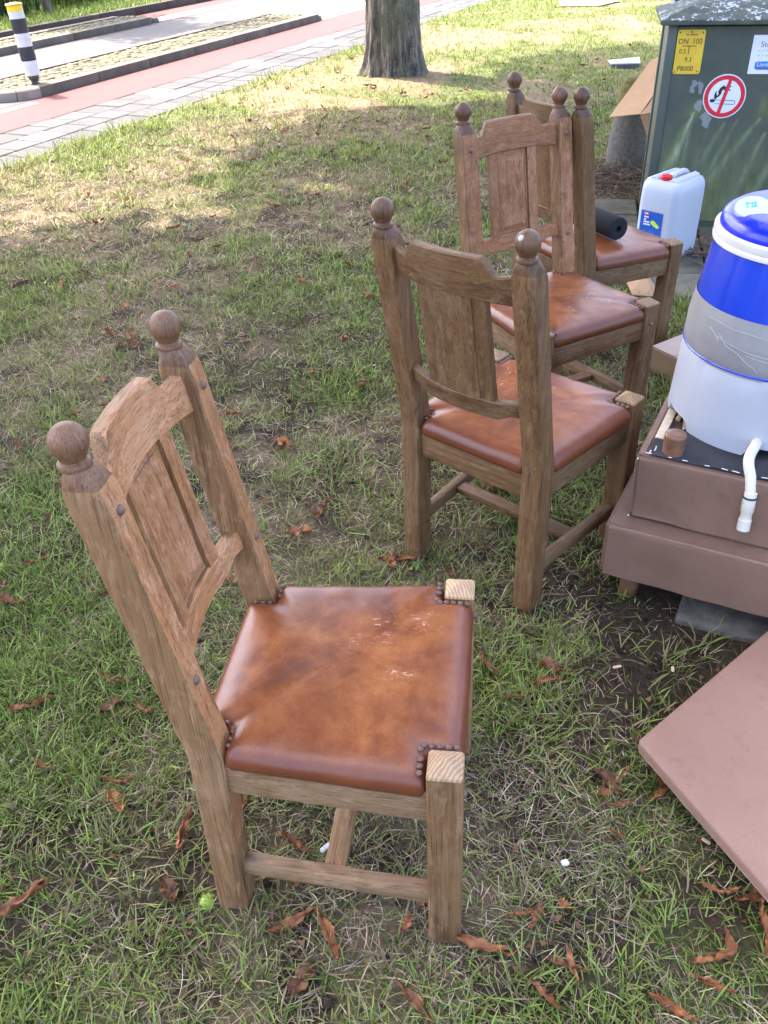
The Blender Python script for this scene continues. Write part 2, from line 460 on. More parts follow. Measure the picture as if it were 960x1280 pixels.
def island(u0, u1, v0, v1, label):
    root = tag(strip('traffic_island', u0 + .12, u1 - .1, v0 + .1, v1 - .1, 0.072, JOINT), kind='structure')
    L = 0.9; k = 0
    u = u0 + 0.35
    while u < u1 - 0.3:
        ue = min(u + L, u1 - 0.12)
        for (a, b) in ((v0, v0 + .13), (v1 - .13, v1)):
            o = street_box('kerb_stone', u + .003, ue - .003, a, b, -0.05, 0.095, KERB, root, 0.015)
            g = random.uniform(.8, 1.0); o.color = (g, g * .97, g * .93, 1)
        u = ue
    # rounded nose at the near end, tapered end stones at the far end
    cv = (v0 + v1) / 2; rad = (v1 - v0) / 2; nseg = 5
    for s in range(nseg):
        a0 = math.pi / 2 + math.pi * s / nseg; a1 = math.pi / 2 + math.pi * (s + 1) / nseg
        prof = []
        for t in np.linspace(a0 + .01, a1 - .01, 5):
            ring = []
            for (rr, z) in ((rad, -.05), (rad, .080), (rad - .015, .095), (rad - .13, .095), (rad - .13, -.05)):
                ring.append(uvw(u0 + .35 + rr * math.cos(t) * .9, cv + rr * math.sin(t), z))
            prof.append(ring)
        o = link_mesh('kerb_stone', *loft(prof), KERB, root, True, 30); o.color = (2.0, 1.95, 1.9, 1)
    o = street_box('kerb_stone', u1 - .118, u1 + .0, v0 + .01, v1 - .01, -.05, .07, KERB, root, .03); o.color = (1.0, .98, .95, 1)
    bm = bmesh.new(); n = 0
    uu = u0 + .2
    while uu < u1 - .14:
        vv = v0 + .19
        while vv < v1 - .17:
            if uu > u0 + .38 or abs(vv - cv) < rad * .6:
                c = uvw(uu + random.gauss(0, .004), vv + random.gauss(0, .004), (.066 + random.uniform(-.006, .006)))
                box_bm(c, (.096, .086, .05), .016, Matrix.Rotation(UA + random.gauss(0, .06), 3, 'Z') @ Euler((random.gauss(0, .06), random.gauss(0, .06), 0)).to_matrix(), 1, bm)
            vv += .102
        uu += .108
    tag(bm_obj('cobbles', bm, COBB, root, True, 50), kind='stuff')
    return root
island(6.9, 13.35, 7.12, 8.05, 'near')
island(3.2, 12.75, 9.70, 10.45, 'far')
kb = tag(strip('kerb', -40, 80, 10.76, 10.84, 0.02, JOINT), kind='structure')
for k in range(4, 32):
    o = street_box('kerb_stone', k * .9 + .003, k * .9 + .897, 10.74, 10.86, -.05, .12, KERB, kb, .012); g = random.uniform(.42, .55); o.color = (g, g * .95, g * .9, 1)

VERGE = simple('verge_turf', (.075, .085, .03), (.11, .12, .045), 6, .95, .7, .02, 40, spec=.1)
tag(strip('verge', -60, 120, 10.86, 90, .085, VERGE, None, 2.0), kind='structure')
# striped bollard on the near island
def bollard():
    B = uvw(8.02, 7.9, .115); B = at(44, 103.5, .095)
    t = thing('striped_bollard', 'black and white striped bollard with yellow top on the traffic island', 'bollard', B, (0, R(-2), 0))
    wh = simple('bollard_white', (0.55, 0.54, 0.53), (0.74, 0.73, 0.72), 9, 0.5, 0.1)
    bk = simple('bollard_black', (0.012, 0.013, 0.02), (0.03, 0.03, 0.04), 9, 0.45, 0.1)
    ye = simple('bollard_yellow', (0.70, 0.52, 0.02), (0.85, 0.68, 0.03), 9, 0.4, 0.0)
    orr = simple('bollard_cap', (0.55, 0.30, 0.04), (0.70, 0.42, 0.08), 9, 0.5, 0.1)
    gm = simple('bollard_foot', (0.05, 0.05, 0.05), (0.12, 0.11, 0.10), 20, 0.7, 0.2)
    r = .074
    link_mesh('foot', *lathe([(.035, -.03), (.035, .02), (.045, .03), (.06, .07), (.06, .075)], n=20), gm, t, True)
    z = .072
    for nm, h, m in (('white_band', .135, wh), ('black_band', .125, bk), ('white_band', .12, wh), ('black_band', .125, bk), ('white_band', .065, wh), ('reflective_band', .05, ye)):
        e = .0012 if m is not wh else 0
        link_mesh(nm, *lathe([(r + e - .003, z), (r + e, z + .003), (r + e, z + h - .003), (r + e - .003, z + h)], n=28), m, t, True)
        z += h
    link_mesh('cap', *lathe([(r + .006, z - .004), (r + .008, z + .006), (r + .004, z + .014), (.035, z + .022), (.002, z + .024)], n=28), orr, t, True)
bollard()

# ------------------------------------------------------------------ CHAIRS
WB, WF, DP, YB, YT, ZF, ZU, ZL = .38208, .43299, .39348, .0125, .09763, 1.01175, .90544, .58673
SEAT = .43; PH = .0285; FH = .029
def ypost(z):
    return -YB * (1 - z / SEAT) if z < SEAT else -YT * (z - SEAT) / (ZF - SEAT)
HL = WB / 2 - PH + .006           # half length of the back rails
BOW = .030
def bowf(x): return -BOW * (1 - (x / HL) ** 2)

def curved_board(name, xs, zl, zt, yo, th, mat, parent, ch=.004, front=None):
    rings = []
    for x in xs:
        a, b = zl(x), zt(x); y = bowf(x) + yo
        sec = [(-th / 2, a + ch), (-th / 2 + ch, a), (th / 2 - ch, a), (th / 2, a + ch), (th / 2, (a + b) / 2), (th / 2, b - ch), (th / 2 - ch, b), (-th / 2 + ch, b), (-th / 2, b - ch), (-th / 2, (a + b) / 2)]
        rings.append([Vector((x, y + dy + ypost(z), z)) for dy, z in sec])
    o = link_mesh(name, *loft(rings), mat, parent, True, 32)
    if front is not None:
        o.data.materials.append(front)
        for f in o.data.polygons:
            if f.normal.y > .6: f.material_index = 1
    return o

def cushion(name, parent):
    hb = WB / 2; hf = WF / 2
    k = .0
    P = [(hb - PH - .004, -.022), (hb - PH - .004, PH + .004), (hb + PH - .002, PH + .004), (hf + FH - .002, DP - FH - .004), (hf - FH - .001, DP - FH - .001), (hf - FH - .001, DP + FH - .004)]
    P = P + [(-x, y) for x, y in reversed(P)]
    D = []
    for i in range(len(P)):
        a = np.array(P[i]); b = np.array(P[(i + 1) % len(P)]); n = max(2, int(np.hypot(*(b - a)) / .009))
        for j in range(n): D.append(a + (b - a) * j / n)
    D = np.array(D)
    for _ in range(2): D = D * .5 + .25 * (np.roll(D, 1, 0) + np.roll(D, -1, 0))
    C = np.array([0, DP * .48])
    rd = C - D; ln = np.hypot(rd[:, 0], rd[:, 1])[:, None]; rdn = rd / ln
    prof = [(.004, .408), (-.001, .411), (-.004, .419), (-.004, .428), (-.001, .4375), (.005, .4460), (.013, .4520), (.024, .4560), (.038, .4585), (.056, .4605), (.08, .462)]
    rings = []; wear = []
    for dd, z in prof:
        q_ = D + rdn * dd; zz = np.full(len(q_), z)
        if dd > -.003: zz = zz + (fbm(q_[:, 0] * 30, q_[:, 1] * 30, 2, 4) - .5) * .0025
        rings.append(np.column_stack([q_, zz])); wear.append(math.exp(-max(0, dd) / .045))
    base = D + rdn * .08
    for t in (.1, .2, .3, .4, .5, .6, .7, .8, .9, .97):
        q_ = base * (1 - t) + C * t
        zz = .462 + .004 * math.sin(t * math.pi / 2) + (fbm(q_[:, 0] * 14, q_[:, 1] * 14, 2, 4) - .5) * .003
        rings.append(np.column_stack([q_, zz])); wear.append(math.exp(-(.08 + t * .15) / .045))
    verts = np.concatenate(rings); n = len(D)
    _, faces = loft([[0] * n for _ in rings]) if False else (None, None)
    fs = []
    for i in range(len(rings) - 1):
        for j in range(n):
            k2 = (j + 1) % n; fs.append((i * n + j, i * n + k2, (i + 1) * n + k2, (i + 1) * n + j))
    fs.append(tuple((len(rings) - 1) * n + j for j in range(n)))
    fs.append(tuple(range(n - 1, -1, -1)))
    o = link_mesh(name, verts, fs, LEATHER, parent, True, 60)
    edge = np.repeat(wear, n)
    x, y = verts[:, 0], verts[:, 1]
    sc = 0
    for (cx, cy, sx_, sy_, an) in ((-.105, .255, .016, .030, .5), (-.095, .335, .012, .020, .2), (-.125, .325, .008, .022, .3), (-.050, .255, .012, .026, .8), (-.045, .215, .010, .02, .6), (.03, .30, .02, .02, 0)):
        dx, dy = (x - cx) * math.cos(an) + (y - cy) * math.sin(an), -(x - cx) * math.sin(an) + (y - cy) * math.cos(an)
        sc = np.maximum(sc, np.exp(-((dx / sx_) ** 2 + (dy / sy_) ** 2)))
    sc = np.clip(sc * 1.9, 0, 1)
    wc = np.zeros((len(verts), 3)); wc[:, 0] = edge; wc[:, 1] = sc
    set_cols(o.data, 'wear', wc)
    return o

def dome(name, p, nrm, r, mat, parent, n=8, h=None):
    h = h or r * .75
    rings = []
    nrm = Vector(nrm).normalized(); a = nrm.orthogonal().normalized(); b = nrm.cross(a)
    for (rr, zz) in ((1, -.15), (1, .1), (.8, .55), (.45, .9), (.12, 1.0)):
        rings.append([Vector(p) + nrm * (zz * h) + (a * math.cos(2 * math.pi * k / n) + b * math.sin(2 * math.pi * k / n)) * (r * rr) for k in range(n)])
    return link_mesh(name, *loft(rings), mat, parent, True, 60)

def make_chair(label, group):
    t = thing('chair', label, 'chair', group=group)
    for s in (1, -1):
        x0 = s * WB / 2
        rings = []
        for z in (0.0, .03, .2, .40, .43, .46, .6, .75, .9, .938):
            h = PH * (1.03 if .3 < z < .5 else 1.0)
            rings.append([Vector((x0 + a, ypost(z) + b, z)) for a, b in rsq(h, .004)])
        for z, rd_, hh in ((.950, .18, .0272), (.961, .5, .0255), (.970, .85, .0230), (.976, 1, .0200)):
            rings.append([Vector((x0 + a, ypost(z) + b, z)) for a, b in rsq(hh, .004, rd_, hh * 1.03)])
        p = link_mesh('back_post', *loft(rings), WZ, t, True, 28)
        p.data.materials.append(FACE); p.data.materials.append(FIN)
        for f in p.data.polygons:
            if f.center.z > .950: f.material_index = 2
            elif f.normal.y > .85 and f.center.z > .30: f.material_index = 1
        prof = [(.0185, -.0385), (.0225, -.0365), (.0235, -.033), (.0222, -.0295), (.0178, -.0275), (.0172, -.0255), (.0190, -.0225)]
        rb = .0268
        prof += [(rb * math.sin(a), -rb * math.cos(a)) for a in np.linspace(.85, math.pi - .06, 13)]
        link_mesh('finial', *lathe(prof, (x0, ypost(ZF), ZF), 20), FIN, p, True, 40)
        for z in (ZU, ZL):
            dome('peg', (x0, ypost(z) + PH + .0005, z), (0, 1, .16), .0085, PEG, t, 8)
        xf = s * WF / 2
        rings = []
        for z in (0, .03, .2, .35, .456):
            rings.append([Vector((xf + a, DP + b, z)) for a, b in rsq(FH, .0035)])
        rings.append([Vector((xf + a, DP + b, .4605)) for a, b in rsq(FH - .0015, .0035)])
        rings.append([Vector((xf + a, DP + b, .476)) for a, b in rsq(.002, .0005)])
        fl = link_mesh('front_leg', *loft(rings), WZ, t, True, 14); fl.data.materials.append(ENDG)
        for f in fl.data.polygons:
            if f.center.z > .4575: f.material_index = 1
        dome('peg', (xf, DP + FH + .0005, .392), (0, 1, 0), .0075, PEG, t, 8)
        # side seat rail, stretcher
        bm = bar_bm((x0 + s * .008, PH - .004, .378), (xf + s * .008, DP - FH + .004, .378), .024, .074, .003)
        bm_obj('seat_rail', bm, WY, t)
        bm = bar_bm((x0, PH - .010, .112), (xf, DP - FH + .006, .112), .026, .036, .003)
        bm_obj('stretcher', bm, WY, t)
    bm_obj('seat_rail', bar_bm((-WB / 2 + PH - .005, -.006, .378), (WB / 2 - PH + .005, -.006, .378), .024, .076, .003), WX, t)
    bm_obj('seat_rail', bar_bm((-WF / 2 + FH - .005, DP + .010, .378), (WF / 2 - FH + .005, DP + .010, .378), .024, .074, .003), WX, t)
    xm = (WB + WF) / 4 - .014
    bm_obj('stretcher', bar_bm((-xm, DP * .48, .113), (xm, DP * .48, .113), .040, .022, .003), WX, t)
    # back
    xs = np.linspace(-HL, HL, 65)
    def ztop(x):
        a = abs(x); return .930 + .038 * (1 - float(np.clip((a - .092) / .026, 0, 1))) + .006 * float(sstep(.128, HL, a))
    def zlow(x): return .866 + .004 * (1 - (x / HL) ** 2)
    curved_board('top_rail', xs, zlow, ztop, 0, .024, WX, t, front=FACEX)
    def l0(x): return .559 + .016 * float(sstep(.095, .14, abs(x)))
    def l1(x): return .610 + .006 * float(sstep(.10, .15, abs(x)))
    curved_board('lower_rail', xs, l0, l1, 0, .024, WX, t, front=FACEX)
    zl = lambda x: .600
    zt = lambda x: .872
    for s in (1, -1):
        x = sorted((s * .062, s * .094))
        curved_board('splat_stile', np.linspace(x[0], x[1], 6), zl, zt, .001, .019, WZ, t, .0025, FACE)
    sp = curved_board('splat_panel', np.linspace(-.0615, .0615, 13), zl, zt, -.004, .012, WZ, t, .001, FACE)
    # raised bevelled field on the front
    rings = []
    z0, z1 = .622, .855
    def pt(x, z, d): return Vector((x, bowf(x) + .004 + d + ypost(z), z))
    vs = []; fs = []
    xo = [-.056, -.044, -.022, 0, .022, .044, .056]
    zo = [z0, z0 + .014, (z0 + z1) / 2, z1 - .014, z1]
    for zi, z in enumerate(zo):
        for xi, x in enumerate(xo):
            edge = zi in (0, 4) or xi in (0, 6)
            vs.append(pt(x, z, -.0005 if edge else .0055))
    for zi in range(4):
        for xi in range(6):
            a = zi * 7 + xi; fs.append((a, a + 1, a + 8, a + 7))
    link_mesh('raised_field', vs, fs, FACE, sp, True, 20)
    cu = cushion('seat_cushion', t)
    # nail heads round the notches
    for s in (1, -1):
        cx, cy = s * (WF / 2 - FH - .0105), DP - FH - .0105
        pts = [(cx, DP + .016 - i * .0135) for i in range(4)] + [(cx - s * .001, cy + .003), (cx + s * .007, cy - .003)] + [(s * (WF / 2 - .012 + i * .0135), cy - .001) for i in range(3)]
        for (x, y) in pts:
            dome('nail', (x, y, .4545), (-s * .25, -.25, 1), .0062, NAIL, cu, 8)
        cx, cy = s * (WB / 2 - PH - .0085), PH + .0095
        for (x, y) in [(cx, -.004), (cx, .010), (cx, .024), (s * (WB / 2 - .016), cy), (s * (WB / 2 - .002), cy), (s * (WB / 2 + .012), cy)]:
            dome('nail', (x, y, .4525), (-s * .3, .3, 1), .0042, NAIL, cu, 8)
    return t
def copy_tree(o, parent=None):
    c = o.copy(); COL.objects.link(c)
    if parent is not None: c.parent = parent
    for ch in o.children: copy_tree(ch, c)
    return c
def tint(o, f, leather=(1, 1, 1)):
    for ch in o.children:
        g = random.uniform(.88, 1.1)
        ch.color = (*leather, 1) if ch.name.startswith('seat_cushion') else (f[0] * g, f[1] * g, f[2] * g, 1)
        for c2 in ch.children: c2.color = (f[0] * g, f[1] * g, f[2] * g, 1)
GRP = 'oak dining chairs standing on the lawn'
CHAIRS = [
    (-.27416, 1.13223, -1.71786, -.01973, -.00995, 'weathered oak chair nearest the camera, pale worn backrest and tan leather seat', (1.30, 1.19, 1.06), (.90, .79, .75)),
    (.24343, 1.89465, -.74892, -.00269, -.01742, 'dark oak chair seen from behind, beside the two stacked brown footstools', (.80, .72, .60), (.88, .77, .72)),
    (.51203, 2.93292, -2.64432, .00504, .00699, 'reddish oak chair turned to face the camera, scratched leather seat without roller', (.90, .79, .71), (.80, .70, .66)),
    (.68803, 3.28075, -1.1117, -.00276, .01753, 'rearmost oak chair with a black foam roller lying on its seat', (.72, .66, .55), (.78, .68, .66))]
proto = make_chair(CHAIRS[0][5], GRP)
bpy.context.view_layer.update()
chairs = [proto] + [copy_tree(proto) for _ in CHAIRS[1:]]
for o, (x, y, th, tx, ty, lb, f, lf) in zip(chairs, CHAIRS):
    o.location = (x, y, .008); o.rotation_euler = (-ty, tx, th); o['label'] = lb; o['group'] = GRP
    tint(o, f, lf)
# white chip of missing finish on one finial of the chair seen from behind
CHIP = simple('pale_chip', (.40, .36, .32), (.50, .46, .42), 60, .7, .2)
for p in chairs[1].children:
    if p.name.startswith('back_post') and sum(v.co.x for v in p.data.vertices) > 0:
        c = Vector((WB / 2, ypost(ZF), ZF)); dirn = Vector((-.12, -.75, .55)).normalized()
        dome('bare_spot', c + dirn * .0260, dirn, .0065, CHIP, p.children[0] if False else p, 10, .002)

# ------------------------------------------------------------------ FOAM ROLLER on the rear chair
def roller():
    e = Vector((.931, 3.270, .505)); d = (Vector((.868, 3.414, .505)) - e).normalized()
    t = thing('foam_roller', 'black foam roller with a hollow core lying on the rearmost chair seat', 'foam roller', e)
    m = simple('black_foam', (.012, .013, .017), (.022, .023, .03), 40, .85, .4, .002, 300, spec=.25)
    core = simple('roller_core', (.004, .004, .005), (.006, .006, .007), 40, .8, 0)
    a = d.orthogonal().normalized(); b = d.cross(a)
    def ring(r, s, n=32): return [d * s + a * (r * math.cos(2 * math.pi * k / n)) + b * (r * math.sin(2 * math.pi * k / n)) for k in range(n)]
    R0 = .043
    v, f = loft([ring(.011, .03), ring(.011, .001), ring(.034, 0), ring(R0 - .002, .002), ring(R0, .006), ring(R0, .24), ring(R0 - .003, .245), ring(.011, .246), ring(.011, .2)], cap=False)
    link_mesh('foam_sleeve', v, f, m, t, True, 40)
    v, f = loft([ring(.0105, .02), ring(.0105, .22)])
    link_mesh('core', v, f, core, t, True, 40)
    t.location.z = .474 + R0
roller()

# ------------------------------------------------------------------ FOOTSTOOLS and panel
BROWN = leatherette('brown_leatherette', (.180, .103, .070), (.228, .134, .092))
BLACKCLOTH = simple('black_dust_cloth', (.016, .017, .022), (.034, .035, .044), 14, .8, .5, .002, 350)
FOOTW = simple('turned_foot', (.13, .055, .03), (.25, .12, .07), 25, .4, .15, spec=.5, coat=.2)
RAWW = wood_mat('raw_pine', 1, (.30, .19, .09), (.48, .33, .18), (.62, .48, .32))
FOAM = simple('frame_edge', (.50, .40, .28), (.68, .57, .42), 40, .85, .5, .003, 120)
HOLLOW_SHADE = simple('hollow_shade_dark', (.035, .024, .016), (.07, .05, .035), 20, .9, .3)  # dark colour painted for the shade inside the torn stool
STAPLE = simple('white_fray', (.65, .63, .6), (.8, .78, .75), 40, .6, 0)
fdir = Vector((.88, -.475, 0)).normalized(); bdir = Vector((.475, .88, 0)).normalized()
def stool(name, label, corner, z0, z1, wd, dp, rot_off=0.0):
    ang = math.atan2(fdir.y, fdir.x) + rot_off
    t = thing(name, label, 'footstool', (corner[0], corner[1], z0), (0, 0, ang), 'brown leatherette footstools stacked on the lawn')
    return t, z1 - z0
def soft_box(x0, x1, y0, y1, z0, z1, bev, nseg=3, bulge=.006):
    bm = bmesh.new()
    box_bm(((x0 + x1) / 2, (y0 + y1) / 2, (z0 + z1) / 2), (x1 - x0, y1 - y0, z1 - z0), 0, None, 2, bm)
    if x1 - x0 > .1:
        bmesh.ops.subdivide_edges(bm, edges=list(bm.edges), cuts=15, use_grid_fill=True)
    bm.normal_update()
    bmesh.ops.bevel(bm, geom=[e for e in bm.edges if e.calc_face_angle(0) > 1], offset=bev, segments=nseg, affect='EDGES')
    bm.normal_update()
    if x1 - x0 > .1:
        for v in bm.verts:
            n_ = float(fbm(np.array(v.co.x * 7 + v.co.z * 9), np.array(v.co.y * 7 + v.co.z * 5), 3, 3 + z1)) - .5
            v.co += v.normal * (n_ * .010)
    return bm
t, h = stool('footstool', 'lower brown footstool standing on short round feet, under the upturned one', (.567, 1.782), .078, .248, .62, .44)
bm_obj('upholstered_body', soft_box(0, .62, 0, .44, 0, h, .010), BROWN, t)
for (x, y) in ((.075, .06), (.55, .06), (.075, .38), (.55, .38)):
    link_mesh('foot', *lathe([(.021, -.085), (.024, -.080), (.027, -.03), (.028, .0), (.028, .01)], (x, y, 0), 18), FOOTW, t, True)
t, h = stool('footstool', 'upturned brown footstool on top of the pile with black underside and one foot showing', (.630, 1.806), .249, .434, .58, .405, .0)
bm = bmesh.new()
bm_obj('upholstered_body', soft_box(0, .58, 0, .405, 0, h, .009), BROWN, t)
# turned-over rim left of the cloth, exposed frame, flat dark sheet painting the torn hollow's shade
rim = soft_box(.0, .018, .01, .395, h - .004, h + .006, .003, 1); bm_obj('folded_rim', rim, BROWN, t)
bm_obj('frame_edge', box_bm((.031, .225, h + .003), (.022, .26, .012), .002), FOAM, t)
link_mesh('painted_hollow', [(.018, .16, h + .002), (.57, .16, h + .002), (.57, .395, h + .002), (.018, .395, h + .002)], [(0, 1, 2, 3)], HOLLOW_SHADE, t)
cl = []; 
NX = 24
for j, (fy) in enumerate(np.linspace(0, 1, 9)):
    for i in range(NX + 1):
        x = .022 + (.55) * i / NX
        ybk = .12 + .10 * min(1, max(0, (x - .04) / .09))
        y = .008 + (ybk - .008) * fy
        z = h + .004 + .0018 * math.sin(x * 40 + y * 25) + .002 * float(vnoise(np.array(x * 60), np.array(y * 60)))
        cl.append((x, y, z + .002))
fs = [(j * (NX + 1) + i, j * (NX + 1) + i + 1, (j + 1) * (NX + 1) + i + 1, (j + 1) * (NX + 1) + i) for j in range(8) for i in range(NX)]
link_mesh('dust_cloth', cl, fs, BLACKCLOTH, t, True)
bm = bmesh.new()
for k in range(13):
    x = .03 + k * .042 + random.uniform(-.012, .012)
    box_bm((x, .008 + random.uniform(0, .003), h + .0095), (random.uniform(.008, .018), .003, .0006), 0, Matrix.Rotation(random.gauss(0, .2), 3, 'Z'), 1, bm)
for k in range(5):
    box_bm((.025 + random.uniform(0, .01), .015 + k * .008, h + .0095), (.003, .006, .0006), 0, None, 1, bm)
tag(bm_obj('staples', bm, STAPLE, t, False), kind='stuff')
link_mesh('foot', *lathe([(.026, 0), (.0255, .004), (.0265, .035), (.0265, .047), (.0255, .051), (.022, .0535), (.012, .0525), (.004, .053)], (.075, .045, h + .006), 24), FOOTW, t, True, 50)
for k, (x, y, l, a) in enumerate(((.05, .30, .10, .2), (.058, .25, .09, -.1), (.05, .355, .07, .5), (.075, .20, .10, .1), (.07, .33, .08, -.4))):
    bm_obj('frame_splinter', box_bm((x, y, h + .006 + k * .002), (.012, l, .010), .002, Euler((random.gauss(0, .15), random.gauss(0, .3), a)).to_matrix()), RAWW, t)
# tiny white scuffs on corners
for (x, y, z) in ((.001, -.0005, .006), (.002, -.0005, h - .006)):
    dome('scuff', (x, y, z), (-.6, -.6, .3), .003, STAPLE, t, 6, .001)

def panel():
    A = Vector((.524, 1.216, .088)); T = Vector((.926, 1.535, .088)); B = Vector((.67, .867, .088))
    e1 = (T - A).normalized(); e2 = (B - A).normalized()
    t = thing('padded_panel', 'large flat brown padded board, tinted pink for sky light, lying loose near the camera', 'padded board', (A.x, A.y, 0))
    n = Vector((0, 0, 1))
    pk = leatherette('sky_tinted_leatherette', (.265, .152, .110), (.32, .188, .138))  # brown leatherette made paler and pinker; sky light put into its colour
    ed = simple('board_edge', (.28, .16, .10), (.42, .27, .18), 20, .6, .3)
    def slab(o0, ext1, ext2, z0, z1, ch):
        rings = []
        for (ins, z) in ((.0, z0), (.0, z1 - ch), (ch * .35, z1 - ch * .35), (ch * 1.2, z1)):
            c = [(ins, ins), (ext1 - ins, ins), (ext1 - ins, ext2 - ins), (ins, ext2 - ins)]
            pts = []
            rr = .012
            for i in range(4):
                p0 = Vector((*c[i], 0)); pa = Vector((*c[i - 1], 0)); pb = Vector((*c[(i + 1) % 4], 0))
                da = (pa - p0).normalized(); db = (pb - p0).normalized()
                for s in (0, .25, .5, .75, 1):
                    q0 = p0 + da * rr * (1 - s) ** 2 + db * rr * s ** 2
                    pts.append(e1 * (o0 + q0.x) + e2 * (o0 + q0.y) + n * z)
            rings.append(pts)
        return loft(rings)
    link_mesh('padded_top', *slab(0, .66, .62, .066, .090, .006), pk, t, True, 50)
    link_mesh('base_board', *slab(.002, .656, .616, .058, .066, .001), ed, t, True, 30)
    for (a, b) in ((.10, .10), (.56, .10), (.10, .52), (.56, .52)):
        p = e1 * a + e2 * b
        link_mesh('foot', *lathe([(.02, -.005), (.024, 0), (.026, .058)], (p.x, p.y, 0), 16), FOOTW, t, True)
panel()
# ------------------------------------------------------------------ COOLER / camping drum on the stools
def cooler():
    ax, ay = 1.012, 1.984; zb = .442
    t = thing('drink_drum', 'blue and white plastic drum with grey taped band and drain hose, on the footstools', 'plastic drum', (ax, ay, zb))
    white = simple('white_plastic', (.41, .43, .475), (.47, .49, .53), 4, .35, .05, .001, 200, spec=.5)
    blue = mk('blue_plastic')
    m, nt_, b = blue
    v = coords(nt_); n1 = noise(nt_, v, 6, 4, .6)
    nt_.links.new(ramp(nt_, n1, [(.3, (.003, .022, .36)), (.7, (.004, .055, .52))]), b.inputs['Base Color'])
    b.inputs['Roughness'].default_value = .22; b.inputs['Coat Weight'].default_value = .3; b.inputs['Coat Roughness'].default_value = .15
    bump(nt_, b, noise(nt_, v, 14, 3, .5), .08, .01)
    blue = m
    lidm, nt2, b2 = mk('blue_lid_dusty')
    v = coords(nt2); n1 = noise(nt2, v, 9, 6, .65); geo = nd(nt2, 'ShaderNodeNewGeometry'); sx = nd(nt2, 'ShaderNodeSeparateXYZ', {0: geo.outputs['Normal']})
    dust = mth(nt2, 'MULTIPLY', ramp(nt2, n1, [(.38, (0, 0, 0)), (.62, (.75,) * 3)]), ramp(nt2, sx.outputs[2], [(.75, (0, 0, 0)), (.97, (1, 1, 1))]))
    nt2.links.new(mix(nt2, dust, (.008, .02, .56), (.13, .15, .55)), b2.inputs['Base Color'])
    nt2.links.new(mth(nt2, 'ADD', mth(nt2, 'MULTIPLY', dust, .4), .22), b2.inputs['Roughness'])
    tape = simple('silver_tape', (.26, .26, .262), (.33, .33, .335), 10, .4, .25, .001, 60, metal=.25)
    ivory = simple('ivory_ring', (.55, .53, .48), (.66, .64, .58), 8, .4, .1)
    N = 64
    # base shell with cut-outs between its feet
    rings = []
    H = .642 - zb
    rr = lambda z: .247 - .009 * min(1, z / H)
    def footz(a):
        d = (math.degrees(a) + 360) % 360
        for c in (200, 243, 300, 20, 80, 140):
            dd = abs((d - c + 180) % 360 - 180)
        return 0
    zs = [0, .012, .03, .06, .10, .14, .17, .19, H]
    for zi, z in enumerate(zs):
        ring = []
        for k in range(N * 2):
            a = 2 * math.pi * k / (N * 2)
            cut = 0.0
            for c, wd in ((252, 24), (320, 24), (30, 24), (100, 24), (185, 22)):
                dd = abs((math.degrees(a) - c + 180) % 360 - 180)
                cut = max(cut, 1 - float(sstep(wd * .5, wd * .5 + 3, dd)))
            zz = max(z, .026 * cut + z * (1 - .0))
            r = rr(z) - .006 * math.exp(-((z - .188) / .006) ** 2)
            ring.append(Vector((r * math.cos(a), r * math.sin(a), zz)))
        rings.append(ring)
    inner = [Vector((p.x * .955, p.y * .955, p.z)) for p in rings[0]]
    inner2 = [Vector((p.x * .94, p.y * .94, .08)) for p in rings[0]]
    v, f = loft([inner2, inner] + rings, cap=False)
    link_mesh('white_base', v, f, white, t, True, 40)
    link_mesh('tape_band', *loft([[Vector((r * math.cos(2 * math.pi * k / N), r * math.sin(2 * math.pi * k / N), z - zb)) for k in range(N)] for r, z in ((.2365, .640), (.2385, .644), (.2375, .665), (.2365, .705), (.2362, .7065), (.2325, .735), (.2322, .737), (.2270, .768))], cap=False), tape, t, True, 30)
    link_mesh('blue_edge', *loft([[Vector((r * math.cos(2 * math.pi * k / N), r * math.sin(2 * math.pi * k / N), z - zb)) for k in range(N)] for r, z in ((.2395, .640), (.2405, .643), (.2385, .646))], cap=False), blue, t, True, 30)
    link_mesh('blue_body', *loft([[Vector((r * math.cos(2 * math.pi * k / N), r * math.sin(2 * math.pi * k / N), z - zb)) for k in range(N)] for r, z in ((.2255, .766), (.2250, .77), (.218, .82), (.2085, .885), (.2065, .897))], cap=False), blue, t, True, 30)
    link_mesh('ring', *lathe([(.205, .895 - zb), (.2135, .897 - zb), (.2145, .905 - zb), (.212, .909 - zb), (.2135, .913 - zb), (.213, .926 - zb), (.2045, .930 - zb)], n=N), ivory, t, True, 40)
    ld_ = link_mesh('lid', *lathe([(.203, .928 - zb), (.2035, .933 - zb), (.201, .945 - zb), (.195, .955 - zb), (.182, .963 - zb), (.165, .967 - zb), (.14, .970 - zb), (.08, .973 - zb), (.002, .974 - zb)], n=N), lidm, t, True, 50)
    # round white filler cap, off-centre, with torn sticker
    c = Vector((.866 - ax, 1.985 - ay, .970 - zb))
    cap = link_mesh('filler_cap', *lathe([(.036, -.02), (.040, 0), (.0405, .005), (.039, .0085), (.034, .0078), (.002, .0075)], (0, 0, 0), 32), white, ld_, True, 40)
    cap.location = c; cap.rotation_euler = (R(20), R(-9), 0); c = Vector((0, 0, 0))
    cy = simple('turquoise_ink', (.02, .42, .62), (.03, .50, .72), 30, .5, 0)
    bm = bmesh.new()
